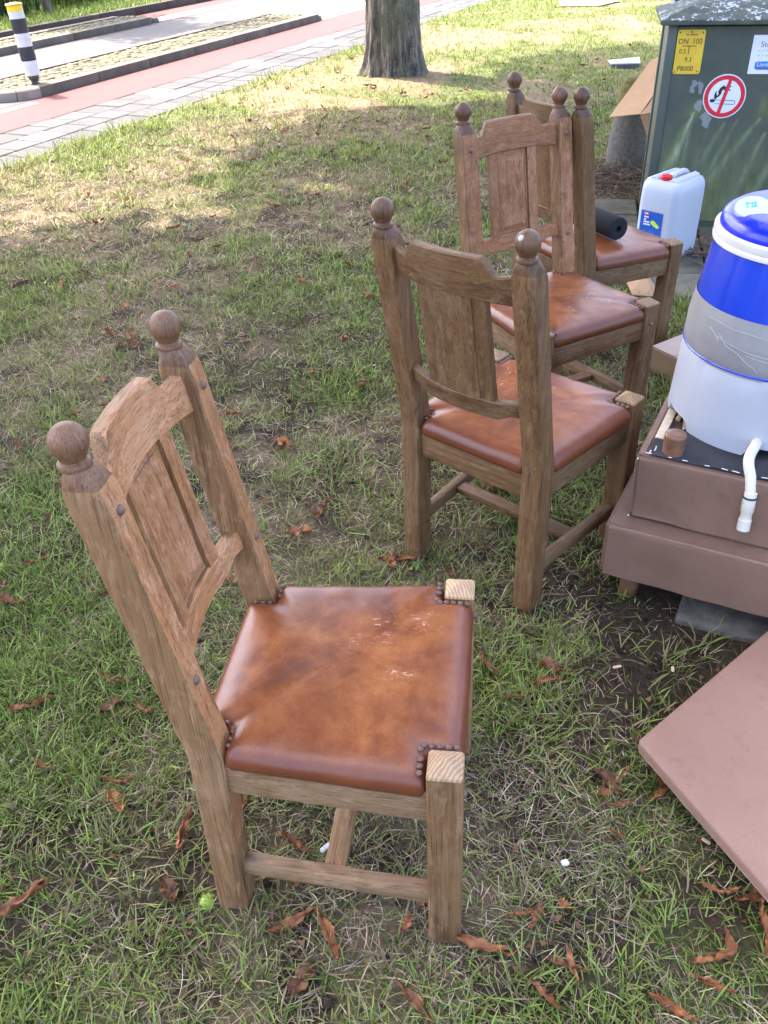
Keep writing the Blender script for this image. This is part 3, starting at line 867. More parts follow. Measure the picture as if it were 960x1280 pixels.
    for (dx, dy, sx_, sy_, a) in ((-.010, .012, .003, .022, .1), (-.003, .016, .016, .003, .1), (.000, .008, .003, .018, 0), (.008, .010, .003, .020, -.1), (.004, .004, .010, .003, .2), (.006, .014, .010, .003, 0)):
        box_bm((c.x + dx, c.y + dy, c.z + .0080), (sx_, sy_, .0008), 0, Matrix.Rotation(a - .3, 3, 'Z'), 1, bm)
    bm_obj('ink_mark', bm, cy, cap, False)
    # loose fibres on the tape
    fib = simple('tape_fibre', (.42, .42, .42), (.5, .5, .5), 10, .5, 0)
    def onband(angd, z, e=.0022): 
        a = R(angd); r = np.interp(z, [.640, .665, .705, .737, .768], [.2385, .2375, .2365, .2335, .227]) + e
        return (r * math.cos(a), r * math.sin(a), z - zb)
    for path, rd in (([(196, .745), (215, .741), (235, .738), (255, .736), (280, .735)], .0006),
                     ([(207, .720), (213, .700), (221, .690), (228, .672), (231, .668), (234, .655)], .0006),
                     ([(206, .712), (214, .706), (228, .697), (244, .692), (262, .688), (285, .686)], .0006),
                     ([(226, .690), (240, .684), (252, .682), (265, .676)], .0006),
                     ([(247, .668), (252, .660), (259, .657), (268, .656)], .0006),
                     ([(199, .725), (205, .714), (208, .702)], .0007)):
        link_mesh('loose_fibre', *tube([onband(*p) for p in path], rd, 5), fib, t, True)
    # drain hose hanging over the stool edge
    hm = simple('hose_plastic', (.62, .58, .48), (.75, .71, .62), 14, .45, .1)
    pts = [(.918 + .02, 1.803 + .045, .482), (.918, 1.800, .482), (.892, 1.755, .484), (.868, 1.722, .476), (.862, 1.705, .462), (.866, 1.688, .435), (.868, 1.672, .395)]
    loc = Vector((ax, ay, zb))
    P_ = [Vector(p) - loc for p in pts]
    sm = []
    for i in range(len(P_) - 1):
        p0 = P_[max(i - 1, 0)]; p1 = P_[i]; p2 = P_[i + 1]; p3 = P_[min(i + 2, len(P_) - 1)]
        for k in range(6):
            s = k / 6
            sm.append(.5 * ((2 * p1) + (p2 - p0) * s + (2 * p0 - 5 * p1 + 4 * p2 - p3) * s * s + (3 * p1 - p0 - 3 * p2 + p3) * s ** 3))
    sm.append(P_[-1])
    hs = link_mesh('drain_hose', *tube(sm, .0125, 16), hm, t, True, 50)
    a = P_[-1]; b_ = Vector((.8655, 1.662, .31)) - loc; d = (b_ - a).normalized()
    link_mesh('hose_end', *tube([a - d * .01, a + d * .008, a + d * .040, a + d * .043, a + d * .060, a + d * .062, a + d * .090, a + d * .092], [.0145, .0155, .0155, .0135, .0135, .0155, .0155, .012], 16), hm, t, True, 40)
    cm = simple('hose_clamp', (.03, .03, .035), (.07, .07, .08), 20, .5, 0)
    link_mesh('hose_clamp', *tube([a + d * .000, a + d * .005], [.0168, .0168], 16), cm, t, True, 40)
cooler()

# ------------------------------------------------------------------ CABINET
def text_mesh(s, size, mat, parent, mw, name='lettering', sx=1.0, align='LEFT'):
    cu = bpy.data.curves.new('t', 'FONT'); cu.body = s; cu.size = size; cu.align_x = align
    o = bpy.data.objects.new('t', cu); COL.objects.link(o)
    dg = bpy.context.evaluated_depsgraph_get(); me = bpy.data.meshes.new_from_object(o.evaluated_get(dg))
    bpy.data.objects.remove(o)
    for v in me.vertices: v.co = mw @ Vector((v.co.x * sx, v.co.y, 0))
    me.materials.clear()
    return link_me(name, me, mat, parent)
def cabinet():
    e = Vector((.973, -.23, 0)).normalized()
    ang = math.atan2(e.y, e.x)
    t = thing('utility_cabinet', 'large dark green metal utility cabinet with yellow plate and no flames sign', 'utility cabinet', (1.502, 4.847, 0), (0, 0, ang))
    Wd, Dp, Ht = 1.15, .50, 1.0
    gm_, nt, b = mk('cabinet_green')
    v = coords(nt); a = nd(nt, 'ShaderNodeAttribute', attribute_name='Col')
    n1 = noise(nt, v, 5, 6, .65); n2 = noise(nt, coords(nt, (1, 1, .25)), 34, 5, .7)
    base = ramp(nt, n1, [(.3, (.048, .062, .050)), (.7, (.072, .088, .068))])
    sp_ = nd(nt, 'ShaderNodeSeparateColor', {0: a.outputs['Color']})
    mo = mth(nt, 'MULTIPLY', sp_.outputs[0], ramp(nt, n2, [(.32, (.15,) * 3), (.62, (1, 1, 1))]))
    c = mix(nt, mo, base, (.16, .19, .05))
    st = mth(nt, 'MULTIPLY', sp_.outputs[1], ramp(nt, n2, [(.25, (.45,) * 3), (.6, (1, 1, 1))]))
    c = mix(nt, st, c, (.50, .56, .42))
    c = mix(nt, sp_.outputs[2], c, (.30, .34, .36))
    nt.links.new(c, b.inputs['Base Color'])
    nt.links.new(mth(nt, 'ADD', mth(nt, 'MULTIPLY', mo, .3), .5), b.inputs['Roughness'])
    bump(nt, b, noise(nt, v, 160, 3, .6), .15, .001)
    # front panel, finely divided so stains can have their own shapes
    xs = np.linspace(.045, Wd - .045, 200); zs = np.linspace(.05, Ht - .01, 200)
    XX, ZZ = np.meshgrid(xs, zs, indexing='ij')
    vs = np.stack([XX, np.full_like(XX, .006), ZZ], -1).reshape(-1, 3)
    nn = len(zs)
    fs = [(i * nn + j, (i + 1) * nn + j, (i + 1) * nn + j + 1, i * nn + j + 1) for i in range(len(xs) - 1) for j in range(nn - 1)]
    mo_ = sstep(.62, .25, ZZ) if False else np.clip((.60 - ZZ) / .45, 0, 1)
    mo_ = mo_ * .55 * sstep(.35, .65, fbm(XX * 7, ZZ * 5, 4, 3)) * 1.5
    stv = np.zeros_like(XX)
    for (x0, z0, x1, z1, w0, w1, amp) in ((.185, .60, .085, .28, .006, .026, 1.0), (.178, .60, .165, .33, .004, .012, .55), (.345, .55, .205, .25, .005, .02, .5), (.405, .565, .27, .20, .004, .020, .6), (.51, .57, .25, .16, .006, .03, .7),
                                          (.55, .50, .42, .10, .005, .03, .6), (.70, .55, .50, .08, .006, .03, .65), (.80, .5, .66, .1, .006, .03, .5), (.27, .53, .23, .33, .004, .015, .35)):
        dx, dz = x1 - x0, z1 - z0; L2 = dx * dx + dz * dz
        s = np.clip(((XX - x0) * dx + (ZZ - z0) * dz) / L2, 0, 1)
        dist = np.hypot(XX - x0 - s * dx, ZZ - z0 - s * dz); wd = w0 + (w1 - w0) * s
        dist = dist + .010 * (fbm(XX * 22, ZZ * 6, 3, 7) - .5); stv = np.maximum(stv, (amp if amp > .9 else amp * .42) * .75 * np.exp(-(dist / wd) ** 2) * (1 - .5 * s) * np.clip(2.2 * fbm(XX * 40, ZZ * 9, 3, 5) - .35, 0, 1)); mo_ = np.maximum(mo_, .85 * amp * np.exp(-(dist / (wd * 2.2)) ** 2))
    mo_ = np.maximum(mo_, .8 * np.exp(-(((XX - .19) / .06) ** 2 + ((ZZ - .60) / .05) ** 2)) * fbm(XX * 30, ZZ * 30, 3, 1) * 1.6)
    mo_ = np.maximum(mo_, .9 * np.exp(-(((XX - .56) / .07) ** 2 + ((ZZ - .62) / .06) ** 2)) * fbm(XX * 25, ZZ * 25, 3, 2) * 1.6)
    pal = np.zeros_like(XX)      # pale remains of scraped-off stickers
    for (x0, z0, sx_, sz_) in ((.165, .70, .025, .045), (.195, .72, .018, .030), (.205, .64, .022, .035), (.245, .575, .03, .032)):
        q_ = np.abs((XX - x0) / sx_ + .25 * (ZZ - z0) / sz_) + np.abs((ZZ - z0) / sz_)
        pal = np.maximum(pal, .55 * (q_ + .5 * 0 + 2.6 * (fbm(XX * 34, ZZ * 34, 4, 6) - .5) < 1))
    o = link_mesh('front_panel', vs, fs, gm_, t)
    set_cols(o.data, 'Col', np.stack([np.clip(mo_, 0, 1), stv, pal], -1).reshape(-1, 3))
    def part(name, c, s, bev=.003):
        o = bm_obj(name, box_bm(c, s, bev), gm_, t)
        set_cols(o.data, 'Col', np.zeros((len(o.data.vertices), 3))); return o
    part('carcass', (Wd / 2, Dp / 2 + .01, Ht / 2 + .02), (Wd - .02, Dp - .02, Ht - .06))
    part('corner_post', (.022, .02, Ht / 2), (.044, .05, Ht))
    part('corner_post', (Wd - .022, .02, Ht / 2), (.044, .05, Ht))
    part('corner_post', (.022, Dp - .02, Ht / 2), (.044, .05, Ht))
    part('plinth', (Wd / 2, Dp / 2, .022), (Wd - .06, Dp - .04, .05))
    # hipped lid
    lm, nt, b = mk('lid_with_lichen')
    v = coords(nt); l1 = noise(nt, v, 34, 6, .62, .7); l2 = noise(nt, v, 6, 3, .5); g = noise(nt, v, 14, 5, .6)
    geo = nd(nt, 'ShaderNodeNewGeometry'); sx = nd(nt, 'ShaderNodeSeparateXYZ', {0: geo.outputs['Normal']})
    c = ramp(nt, g, [(.3, (.040, .052, .038)), (.7, (.080, .092, .066))])
    lk = mth(nt, 'MULTIPLY', ramp(nt, mth(nt, 'ADD', mth(nt, 'MULTIPLY', l1, .7), mth(nt, 'MULTIPLY', l2, .3)), [(.545, (0, 0, 0)), (.57, (1, 1, 1))]), ramp(nt, sx.outputs[2], [(.5, (0, 0, 0)), (.7, (1, 1, 1))]))
    c = mix(nt, lk, c, (.42, .45, .48))
    nt.links.new(c, b.inputs['Base Color']); b.inputs['Roughness'].default_value = .75
    bump(nt, b, l1, .3, .004)
    ov = .042; x0, x1, y0, y1 = -ov, Wd + ov, -.05, Dp + .05
    def rct(i, z): return [Vector((x0 + i, y0 + i, z)), Vector((x1 - i, y0 + i, z)), Vector((x1 - i, y1 - i, z)), Vector((x0 + i, y1 - i, z))]
    link_mesh('lid', *loft([rct(.03, 1.002), rct(.003, 1.002), rct(0, 1.006), rct(0, 1.022), rct(.006, 1.027), rct(.05, 1.042), rct(.12, 1.064), rct(.20, 1.086), rct(.27, 1.094)]), lm, t, True, 20)
    # yellow plate
    ye = simple('yellow_plate', (.62, .40, .025), (.74, .50, .04), 12, .45, .05)
    ink = simple('plate_ink', (.012, .012, .012), (.02, .02, .02), 20, .6, 0)
    def rplate(cx, cz, w_, h_, rr, y, th):
        pts = []
        for (sx_, sz_, a0) in ((1, 1, 0), (-1, 1, 90), (-1, -1, 180), (1, -1, 270)):
            for k in range(5):
                a = R(a0 + 22.5 * k); pts.append((cx + sx_ * (w_ / 2 - rr) + rr * math.cos(a), cz + sz_ * (h_ / 2 - rr) + rr * math.sin(a)))
        rings = [[Vector((x, y, z)) for x, z in pts], [Vector((x, y - th, z)) for x, z in pts]]
        return loft(rings)
    pl = link_mesh('yellow_plate', *rplate(.115, .879, .132, .198, .012, .006, .006), ye, t)
    def tm(x, z, y): return Matrix.Translation((x, y, z)) @ Matrix.Rotation(R(90), 4, 'X')
    yy = -.0008
    text_mesh('DN  100', .034, ink, pl, tm(.057, .916, yy), sx=.93)
    text_mesh('0.5', .030, ink, pl, tm(.066, .873, yy), sx=.9)
    text_mesh('9.3', .030, ink, pl, tm(.098, .836, yy), sx=.95)
    text_mesh('P8000', .032, ink, pl, tm(.067, .795, yy), sx=.98)
    bm = bmesh.new()
    box_bm((.112, yy + .0002, .9065), (.066, .001, .0028), 0, None, 1, bm)
    box_bm((.1115, yy + .0002, .888), (.003, .001, .034), 0, None, 1, bm)
    for (cx, cz, w_) in ((.095, .957, .012), (.118, .968, .018), (.112, .956, .010), (.133, .9565, .028)):
        for k in range(max(2, int(w_ / .006))):
            box_bm((cx - w_ / 2 + k * .006 + .003, yy + .0002, cz), (.0034, .001, random.uniform(.004, .007)), 0, None, 1, bm)
    box_bm((.146, yy + .0002, .876), (.003, .001, .004), 0, None, 1, bm)
    bm_obj('plate_rule', bm, ink, pl, False)
    for (x, z) in ((.060, .966), (.168, .966), (.060, .790), (.166, .792)):
        dome('screw', (x, 0, z), (0, -1, 0), .0035, ink, pl, 8, .002)
    # round no-flames sign
    red = simple('sign_red', (.58, .015, .03), (.66, .025, .045), 10, .4, 0); wh = simple('sign_white', (.66, .68, .74), (.74, .76, .80), 10, .4, 0)
    cx, cz, rd = .320, .677, .103
    def disc(r, y, th=.003, n=56): 
        return loft([[Vector((cx + r * math.cos(2 * math.pi * k / n), yv, cz + r * math.sin(2 * math.pi * k / n))) for k in range(n)] for yv in (y, y - th)])
    sg = link_mesh('prohibition_sign', *disc(rd, .006), wh, t)
    def annulus(r0, r1, y, n=56):
        vs = []; fs = []
        for k in range(n):
            a = 2 * math.pi * k / n
            for r in (r0, r1): vs.append((cx + r * math.cos(a), y, cz + r * math.sin(a)))
        for k in range(n):
            j = (k + 1) % n; fs.append((2 * k, 2 * k + 1, 2 * j + 1, 2 * j))
        return vs, fs
    link_mesh('red_ring', *annulus(.078, .098, .0022), red, sg)
    # lean of the bar: top right to bottom left
    bdv = Vector((.21, 0, .98)).normalized(); nv = Vector((bdv.z, 0, -bdv.x))
    q_ = [Vector((cx, .0012, cz)) + bdv * s * .080 + nv * k * .0085 for s, k in ((-1, -1), (-1, 1), (1, 1), (1, -1))]
    link_mesh('red_bar', q_, [(0, 1, 2, 3)], red, sg)
    def poly(name, pts, y=.0020):
        return link_mesh(name, [(cx + a, y, cz + b_) for a, b_ in pts], [tuple(range(len(pts)))], ink, sg)
    poly('flame_shape', [(-.048, -.012), (-.050, .004), (-.047, .020), (-.040, .028), (-.042, .016), (-.036, .004), (-.030, .008), (-.034, .022), (-.028, .038), (-.014, .050), (-.004, .052), (-.010, .046), (.002, .046), (.020, .050), (.026, .044), (.012, .040), (.022, .032), (.026, .024), (.014, .030), (.006, .026), (.014, .016), (.004, .010), (-.006, .012), (-.002, .024), (-.010, .034), (-.016, .026), (-.018, .012), (-.026, .000), (-.036, -.006), (-.040, -.014)])
    hd = [(-.055 + .013 * math.cos(a), -.020 + .0085 * math.sin(a)) for a in np.linspace(0, 2 * math.pi, 16)[:-1]]
    poly('match_head', hd)
    for (z0, z1) in ((-.012, -.015), (-.029, -.032)):
        poly('match_stick', [(-.042, z0 - .004), (.050, z0 - .006), (.052, z1 - .006), (-.042, z1 - .003)])
    poly('match_stick', [(.050, -.018), (.056, -.022), (.056, -.034), (.050, -.038), (.053, -.034), (.053, -.022)])
    # white service sticker, cut by the picture edge
    stx = link_mesh('service_sticker', *rplate(.555, .866, .292, .172, .003, .006, .001), wh, t)
    gi = simple('sticker_grey', (.48, .53, .58), (.54, .58, .62), 30, .6, 0); nb = simple('sticker_blue', (.01, .16, .52), (.015, .22, .62), 30, .5, 0); pu = simple('sticker_purple', (.13, .06, .30), (.17, .08, .36), 30, .5, 0)
    dk_ = simple('sticker_ink', (.10, .06, .14), (.13, .08, .18), 30, .6, 0)
    text_mesh('Sto', .036, dk_, stx, tm(.447, .900, .0044))
    bm = bmesh.new()
    for zz in (.884, .862):
        for k in range(12): box_bm((.445 + k * .020, .0042, zz), (random.uniform(.009, .016), .0008, .006), 0, None, 1, bm)
    bm_obj('faint_lettering', bm, gi, stx, False)
    lg = link_mesh('blue_logo', *rplate(.512, .818, .150, .036, .010, .005, .0008), nb, stx)
    link_mesh('purple_stripe', *rplate(.518, .803, .135, .008, .003, .0042, .0004), pu, stx)
    text_mesh('Liander', .026, wh, lg, tm(.446, .815, .0036))
cabinet()

# ------------------------------------------------------------------ JERRYCAN
def jerrycan():
    B = Vector((1.475, 4.235, 0)); s1 = Vector((.75, .66, 0)).normalized(); s2 = Vector((-.66, .75, 0)).normalized()
    L1, L2, Hh = .270, .225, .395
    ang = math.atan2(s1.y, s1.x)
    c = B + s1 * (L1 / 2) + s2 * (L2 / 2)
    t = thing('jerrycan', 'translucent white plastic jerrycan with red screw cap by the cabinet', 'jerrycan', (c.x, c.y, .0), (0, 0, ang))
    m, nt, b = mk('translucent_plastic')
    b.inputs['Base Color'].default_value = (.44, .48, .55, 1); b.inputs['Roughness'].default_value = .38
    b.inputs['Subsurface Weight'].default_value = .6; b.inputs['Subsurface Radius'].default_value = (.05, .055, .07); b.inputs['Subsurface Scale'].default_value = .6
    v = coords(nt); bump(nt, b, noise(nt, v, 12, 3, .5), .12, .01)
    ZS = 1.0
    def rr(hx, hy, r, z, n=7):
        P = []
        for (sx, sy, a0) in ((1, 1, 0), (-1, 1, 90), (-1, -1, 180), (1, -1, 270)):
            for k in range(n):
                a = R(a0 + 90 * k / (n - 1)); P.append(Vector((sx * (hx - r) + r * math.cos(a), sy * (hy - r) + r * math.sin(a), z)))
        return P
    hx, hy = L1 / 2, L2 / 2
    rings = [rr(hx * f, hy * f, .045 * f, z * ZS) for f, z in ((.78, 0), (.90, .004), (.965, .018), (.985, .05), (.99, .12), (1, .22), (1, .30), (.99, .345), (.955, .37), (.88, .387), (.80, .3925))]
    body = link_mesh('body', *loft(rings), m, t, True, 60)
    # moulded grip over a hollow on top, along the long side
    rg = []
    for x, z in ((-.035, .386), (-.025, .402), (0, .4075), (.05, .408), (.085, .405), (.105, .392), (.11, .380)):
        rg.append([Vector((x, dy, z + dz)) for dy, dz in ((-.016, -.010), (-.016, .004), (-.010, .010), (.010, .010), (.016, .004), (.016, -.010))])
    link_mesh('handle', *loft(rg), m, t, True, 40)
    for s in (1, -1):
        rg = [[Vector((x, s * (.052 + dy), z)) for dy, z in ((-.026, .38), (-.022, .398), (-.006, .406), (.018, .402), (.030, .38))] for x in (-.10, -.03, .05, .10)]
        link_mesh('shoulder', *loft(rg), m, t, True, 40)
    red = simple('red_cap', (.50, .012, .015), (.62, .02, .02), 20, .4, .0)
    pr = []
    n = 36; rings = []
    for (r, z) in ((.026, .388), (.027, .392), (.027, .410), (.025, .413), (.005, .414)):
        rings.append([Vector((-.078 + (r + (.0008 if k % 2 else 0)) * math.cos(2 * math.pi * k / n), .0 + (r + (.0008 if k % 2 else 0)) * math.sin(2 * math.pi * k / n), z)) for k in range(n)])
    link_mesh('screw_cap', *loft(rings), red, t, True, 30)
    # label on the narrow face (local -x side)
    lb = simple('label_blue', (.012, .075, .36), (.016, .10, .44), 20, .4, 0); wht = simple('label_white', (.7, .72, .76), (.8, .82, .85), 20, .5, 0)
    lr = simple('label_red', (.55, .08, .10), (.65, .12, .14), 20, .5, 0); lg = simple('label_green', (.42, .60, .06), (.55, .72, .10), 30, .5, 0); lb2 = simple('label_midblue', (.03, .16, .50), (.04, .2, .56), 30, .5, 0)
    fx = -hx - .0008
    def q(name, y0, y1, z0, z1, mt, e, parent):
        # y measured from left edge as seen from the front (local +y is left)
        return link_mesh(name, [(fx - e, y0, z0), (fx - e, y1, z0), (fx - e, y1, z1), (fx - e, y0, z1)], [(0, 3, 2, 1)], mt, parent)
    Y0, Y1, Z0, Z1 = .078, -.046, .080, .248
    L = q('label', Y0, Y1, Z0, Z1, lb, 0, body)
    q('label_badge', .060, .034, .228, .242, lr, .0006, L)
    q('label_badge', .056, .038, .233, .237, wht, .0012, L)
    bm = bmesh.new()
    for k, wd in enumerate((.024, .018, .034, .040)):
        z = .218 - k * .012
        n_ = int(wd / .006)
        for j in range(n_): box_bm((fx - .0008, .058 - j * .0065 - .003, z), (.0006, .005, .0075), 0, None, 1, bm)
    bm_obj('label_lettering', bm, wht, L, False)
    bm = bmesh.new()
    for k in range(9):
        for a, b2 in ((.060, .034), (.026, -.006)):
            box_bm((fx - .0006, (a + b2) / 2 + random.uniform(-.002, .002), .155 - k * .0065), (.0004, abs(a - b2) * random.uniform(.8, 1), .003), 0, None, 1, bm)
    bm_obj('label_small_print', bm, lb2, L, False)
    pts = [(.022, .196), (.012, .206), (-.004, .204), (-.018, .192), (-.030, .184), (-.032, .174), (-.020, .172), (-.004, .178), (.012, .186)]
    link_mesh('label_picture', [(fx - .0012, y, z) for y, z in pts], [tuple(range(len(pts) - 1, -1, -1))], lg, L)
    q('barcode_block', -.014, -.036, .092, .138, wht, .0012, L)
    bm = bmesh.new()
    for k in range(7): box_bm((fx - .0016, -.016 - k * .0028, .112), (.0004, random.choice((.0008, .0014)), .03), 0, None, 1, bm)
    bm_obj('barcode_lines', bm, lb, L, False)
jerrycan()

# ------------------------------------------------------------------ concrete post with mossy top
def corrugated(name, pts, th, mat, parent):
    """flat board with real thickness from a planar polygon"""
    P = [Vector(p) for p in pts]; n = (P[1] - P[0]).cross(P[2] - P[0]).normalized() * th
    return link_mesh(name, *loft([P, [p + n for p in P]]), mat, parent)
CONC = None
def stone():
    m, nt, b = mk('mossy_concrete')
    v = coords(nt); n1 = noise(nt, v, 7, 6, .65); n2 = noise(nt, v, 45, 5, .7); tc = nd(nt, 'ShaderNodeTexCoord'); sz = nd(nt, 'ShaderNodeSeparateXYZ', {0: tc.outputs['Object']})
    c = ramp(nt, n2, [(.3, (.075, .066, .054)), (.7, (.165, .148, .125))])
    f = mth(nt, 'ADD', sz.outputs[2], mth(nt, 'MULTIPLY', n1, .18))
    c = mix(nt, ramp(nt, f, [(.42, (0, 0, 0)), (.50, (.95,) * 3)]), c, ramp(nt, n2, [(.3, (.045, .05, .012)), (.7, (.19, .16, .03))]))
    nt.links.new(c, b.inputs['Base Color']); b.inputs['Roughness'].default_value = .95
    bump(nt, b, n2, .7, .012)
    t = thing('concrete_post', 'squat tapered concrete post with mossy top behind the rearmost chair', 'post', (1.775, 6.26, -.02))
    rings = []
    for r, z in ((.135, 0), (.140, .04), (.137, .14), (.125, .26), (.112, .36), (.100, .46), (.085, .535), (.06, .555), (.01, .56)):
        ring = []
        for k in range(28):
            a = 2 * math.pi * k / 28
            rr = r * (1 + .06 * (float(fbm(np.array(math.cos(a) * 2 + z * 3), np.array(math.sin(a) * 2), 3)) - .5)) 
            ring.append(Vector((rr * math.cos(a), rr * math.sin(a), z)))
        rings.append(ring)
    link_mesh('concrete_body', *loft(rings), m, t, True, 50)
stone()
CARD = simple('cardboard', (.30, .190, .108), (.37, .240, .142), 5, .85, .25, .0015, 90, spec=.2)
CARDP = simple('cardboard_pinkish', (.42, .315, .255), (.49, .375, .31), 5, .85, .25, .0015, 90, spec=.2)
def cardboard_lean():
    t = thing('cardboard_box', 'flattened cardboard box leaning over the concrete post beside the cabinet', 'cardboard box')
    c0 = Vector((0, 0, CH))
    def dep(px, py, y):
        d = fw + rt * ((px - 480) / F) + up * ((640 - py) / F); s = y / d.y
        return Vector((d.x * s, d.y * s, CH + d.z * s))
    A = dep(762, 147, 5.98); B_ = dep(801, 143, 5.72); C_ = dep(836, 116, 5.62); D_ = dep(846, 62, 6.02); E_ = dep(812, 92, 6.22)
    # main flap: A-B-D-E (approximately planar)
    n = (B_ - A).cross(D_ - A).normalized()
    def flat(p): return p - n * (p - A).dot(n)
    corrugated('flap', [A, B_, flat(D_ + (D_ - E_) * .3), flat(D_), flat(dep(817, 80, 6.16))], .005, CARD, t)
    corrugated('fold', [B_ + Vector((0, 0, -.004)), dep(824, 139, 5.60), dep(833, 108, 5.66), dep(822, 118, 5.71)], .005, CARD, t)
    corrugated('side_wall', [B_ + Vector((.002, 0, -.006)), dep(813, 178, 5.74), dep(830, 205, 5.68), dep(826, 139.5, 5.60)], .005, CARD, t)
    inside = corrugated('back_wall', [dep(806, 150, 5.86), dep(808, 208, 5.95), dep(840, 215, 5.9), dep(840, 140, 5.8)], .005, CARD, t)
cardboard_lean()
def cardboard_open():
    t = thing('cardboard_box', 'pale low cardboard box lying open behind the chairs and blue drum', 'cardboard box', (1.08, 3.12, 0))
    o = Vector((1.08, 3.12, 0)); a = Vector((.066, -.111, 0)).normalized(); b_ = Vector((.72, .70, 0)).normalized()
    b_ = Vector((-a.y, a.x, 0))
    W_, D_, H_ = .36, .34, .095
    def P(x, y, z): return a * x + b_ * y + Vector((0, 0, z))
    corrugated('front_wall', [P(0, 0, 0), P(W_, 0, 0), P(W_, 0, H_), P(0, 0, H_)], .005, CARD, t)
    corrugated('side_wall', [P(0, .006, 0), P(0, D_, 0), P(0, D_, H_ - .002), P(0, .006, H_ - .002)], .005, CARD, t)
    corrugated('top_flap', [P(-.004, 0, H_ + .001), P(W_ * .30, 0, H_ + .001), P(W_ * .30, D_, H_ + .004), P(-.004, D_, H_ + .012)], .004, CARDP, t)
    corrugated('top_flap', [P(W_ * .31, .0, H_ + .001), P(W_ + .03, 0, H_ - .012), P(W_ + .03, D_, H_ - .012), P(W_ * .31, D_, H_ + .001)], .004, CARDP, t)
    corrugated('back_wall', [P(0, D_, 0), P(W_, D_, 0), P(W_, D_, H_ - .02), P(0, D_, H_ - .002)], .005, CARD, t)
cardboard_open()
def cardboard_scrap():
    pts = [(1.204, 3.982), (1.307, 4.055), (1.324, 3.918), (1.277, 3.805), (1.192, 3.833)]
    c = Vector((1.26, 3.92, .03))
    vs = [Vector((x, y, .012 + (.03 if i == 1 else 0) + .008)) - c for i, (x, y) in enumerate(pts)]
    o = link_mesh('cardboard_scrap', *loft([vs, [v + Vector((0, 0, .005)) for v in vs]]), CARD)
    o.location = c
    tag(o, 'torn flat piece of cardboard on the grass under the rearmost chair', 'cardboard')
cardboard_scrap()

# pale board on the far grass
def board():
    P0, P1, P2, P3 = Vector((2.536, 10.09, .05)), Vector((2.895, 10.21, .05)), Vector((2.813, 9.868, .05)), Vector((2.522, 9.889, .05))
    o = thing('flat_slab', 'small pale flat slab lying on the grass beyond the chairs', 'slab', (2.69, 10.0, 0))
    c = Vector((2.69, 10, 0))
    m = simple('pale_slab', (.36, .39, .41), (.46, .49, .51), 12, .5, .2)
    dk = simple('slab_edge', (.05, .05, .055), (.10, .10, .10), 12, .7, .1)
    q_ = [p - c for p in (P3, P2, P1, P0)]
    link_mesh('top_sheet', *loft([[v + Vector((0, 0, -.006)) for v in q_], [v + Vector((0, 0, .006)) for v in q_]]), m, o)
    q2 = [v * .96 for v in q_]
    link_mesh('base', *loft([[Vector((v.x, v.y, -.01)) for v in q2], [Vector((v.x, v.y, .044)) for v in q2]]), dk, o)
board()

# dark post behind the cabinet
def dark_post():
    p = Vector((2.05, 6.35, -.02))
    t = thing('dark_post', 'dark post with a pale edge strip standing behind the green cabinet', 'post', p, (0, 0, R(-20)))
    bk = simple('post_black', (.012, .012, .014), (.03, .03, .032), 18, .5, .2); wh = simple('post_white', (.55, .55, .55), (.7, .7, .7), 18, .5, .1)
    rings = [[Vector((a, b_, z)) for a, b_ in rsq(.062, .01)] for z in (0, .4, .8, 1.28, 1.30)]
    link_mesh('shaft', *loft(rings), bk, t, True, 30)
    for s in (-1, 1):
        bm_obj('edge_strip', box_bm((s * .066, -.01, .68), (.012, .10, 1.16), .003), wh, t)
    bm_obj('band', box_bm((.0, -.064, 1.10), (.05, .006, .03), .001), wh, t)
dark_post()

# ------------------------------------------------------------------ paving by the cabinet
SLAB = simple('mossy_slab', (.050, .050, .034), (.11, .105, .08), 8, .9, .6, .005, 60, spec=.15, objcol=True)
def slab_set():
    root = tag(link_mesh('paved_strip', [(1.25, 3.9, -.03), (3.2, 3.5, -.03), (3.2, 5.4, -.03), (1.25, 5.8, -.03)], [(0, 1, 2, 3)], JOINT), kind='structure')
    ang = math.atan2(-.23, .973)
    e = Vector((math.cos(ang), math.sin(ang), 0)); n = Vector((-e.y, e.x, 0))
    O_ = Vector((1.42, 5.20, 0))
    for i in range(-1, 5):
        for j in range(0, 5):
            if i == -1 and j > 3: continue
            if (i, j) in ((-1, 1), (0, 4)): continue
            c = O_ + e * (i * .305) - n * (j * .305)
            o = bm_obj('paving_slab', box_bm((0, 0, 0), (.292, .292, .05), .007, None, 1), SLAB, root)
            o.location = (c.x, c.y, -.008 + random.uniform(-.006, .006)); o.rotation_euler = (random.gauss(0, .012), random.gauss(0, .012), ang + random.gauss(0, .015))
            g = random.uniform(.8, 1.25); o.color = (g, g, g * 1.0, 1) if j < 2 else (g * 1.25, g * 1.25, g * 1.4, 1)
    return root
slab_set()
sl = bm_obj('paving_slab', box_bm((0, 0, 0), (.30, .30, .05), .008), simple('grey_slab', (.070, .063, .052), (.150, .136, .114), 26, .85, .6, .005, 70, spec=.2))
sl.location = (.955, 1.735, -.010); sl.rotation_euler = (.02, -.01, R(-28)); tag(sl, 'grey concrete slab on the bare soil under the footstools', 'paving slab')
sl2 = sl.copy(); COL.objects.link(sl2); sl2.location = (1.20, 1.60, -.012); sl2.rotation_euler = (.0, .02, R(-28)); sl2['label'] = 'grey concrete slab on the bare soil right of the loose padded board'

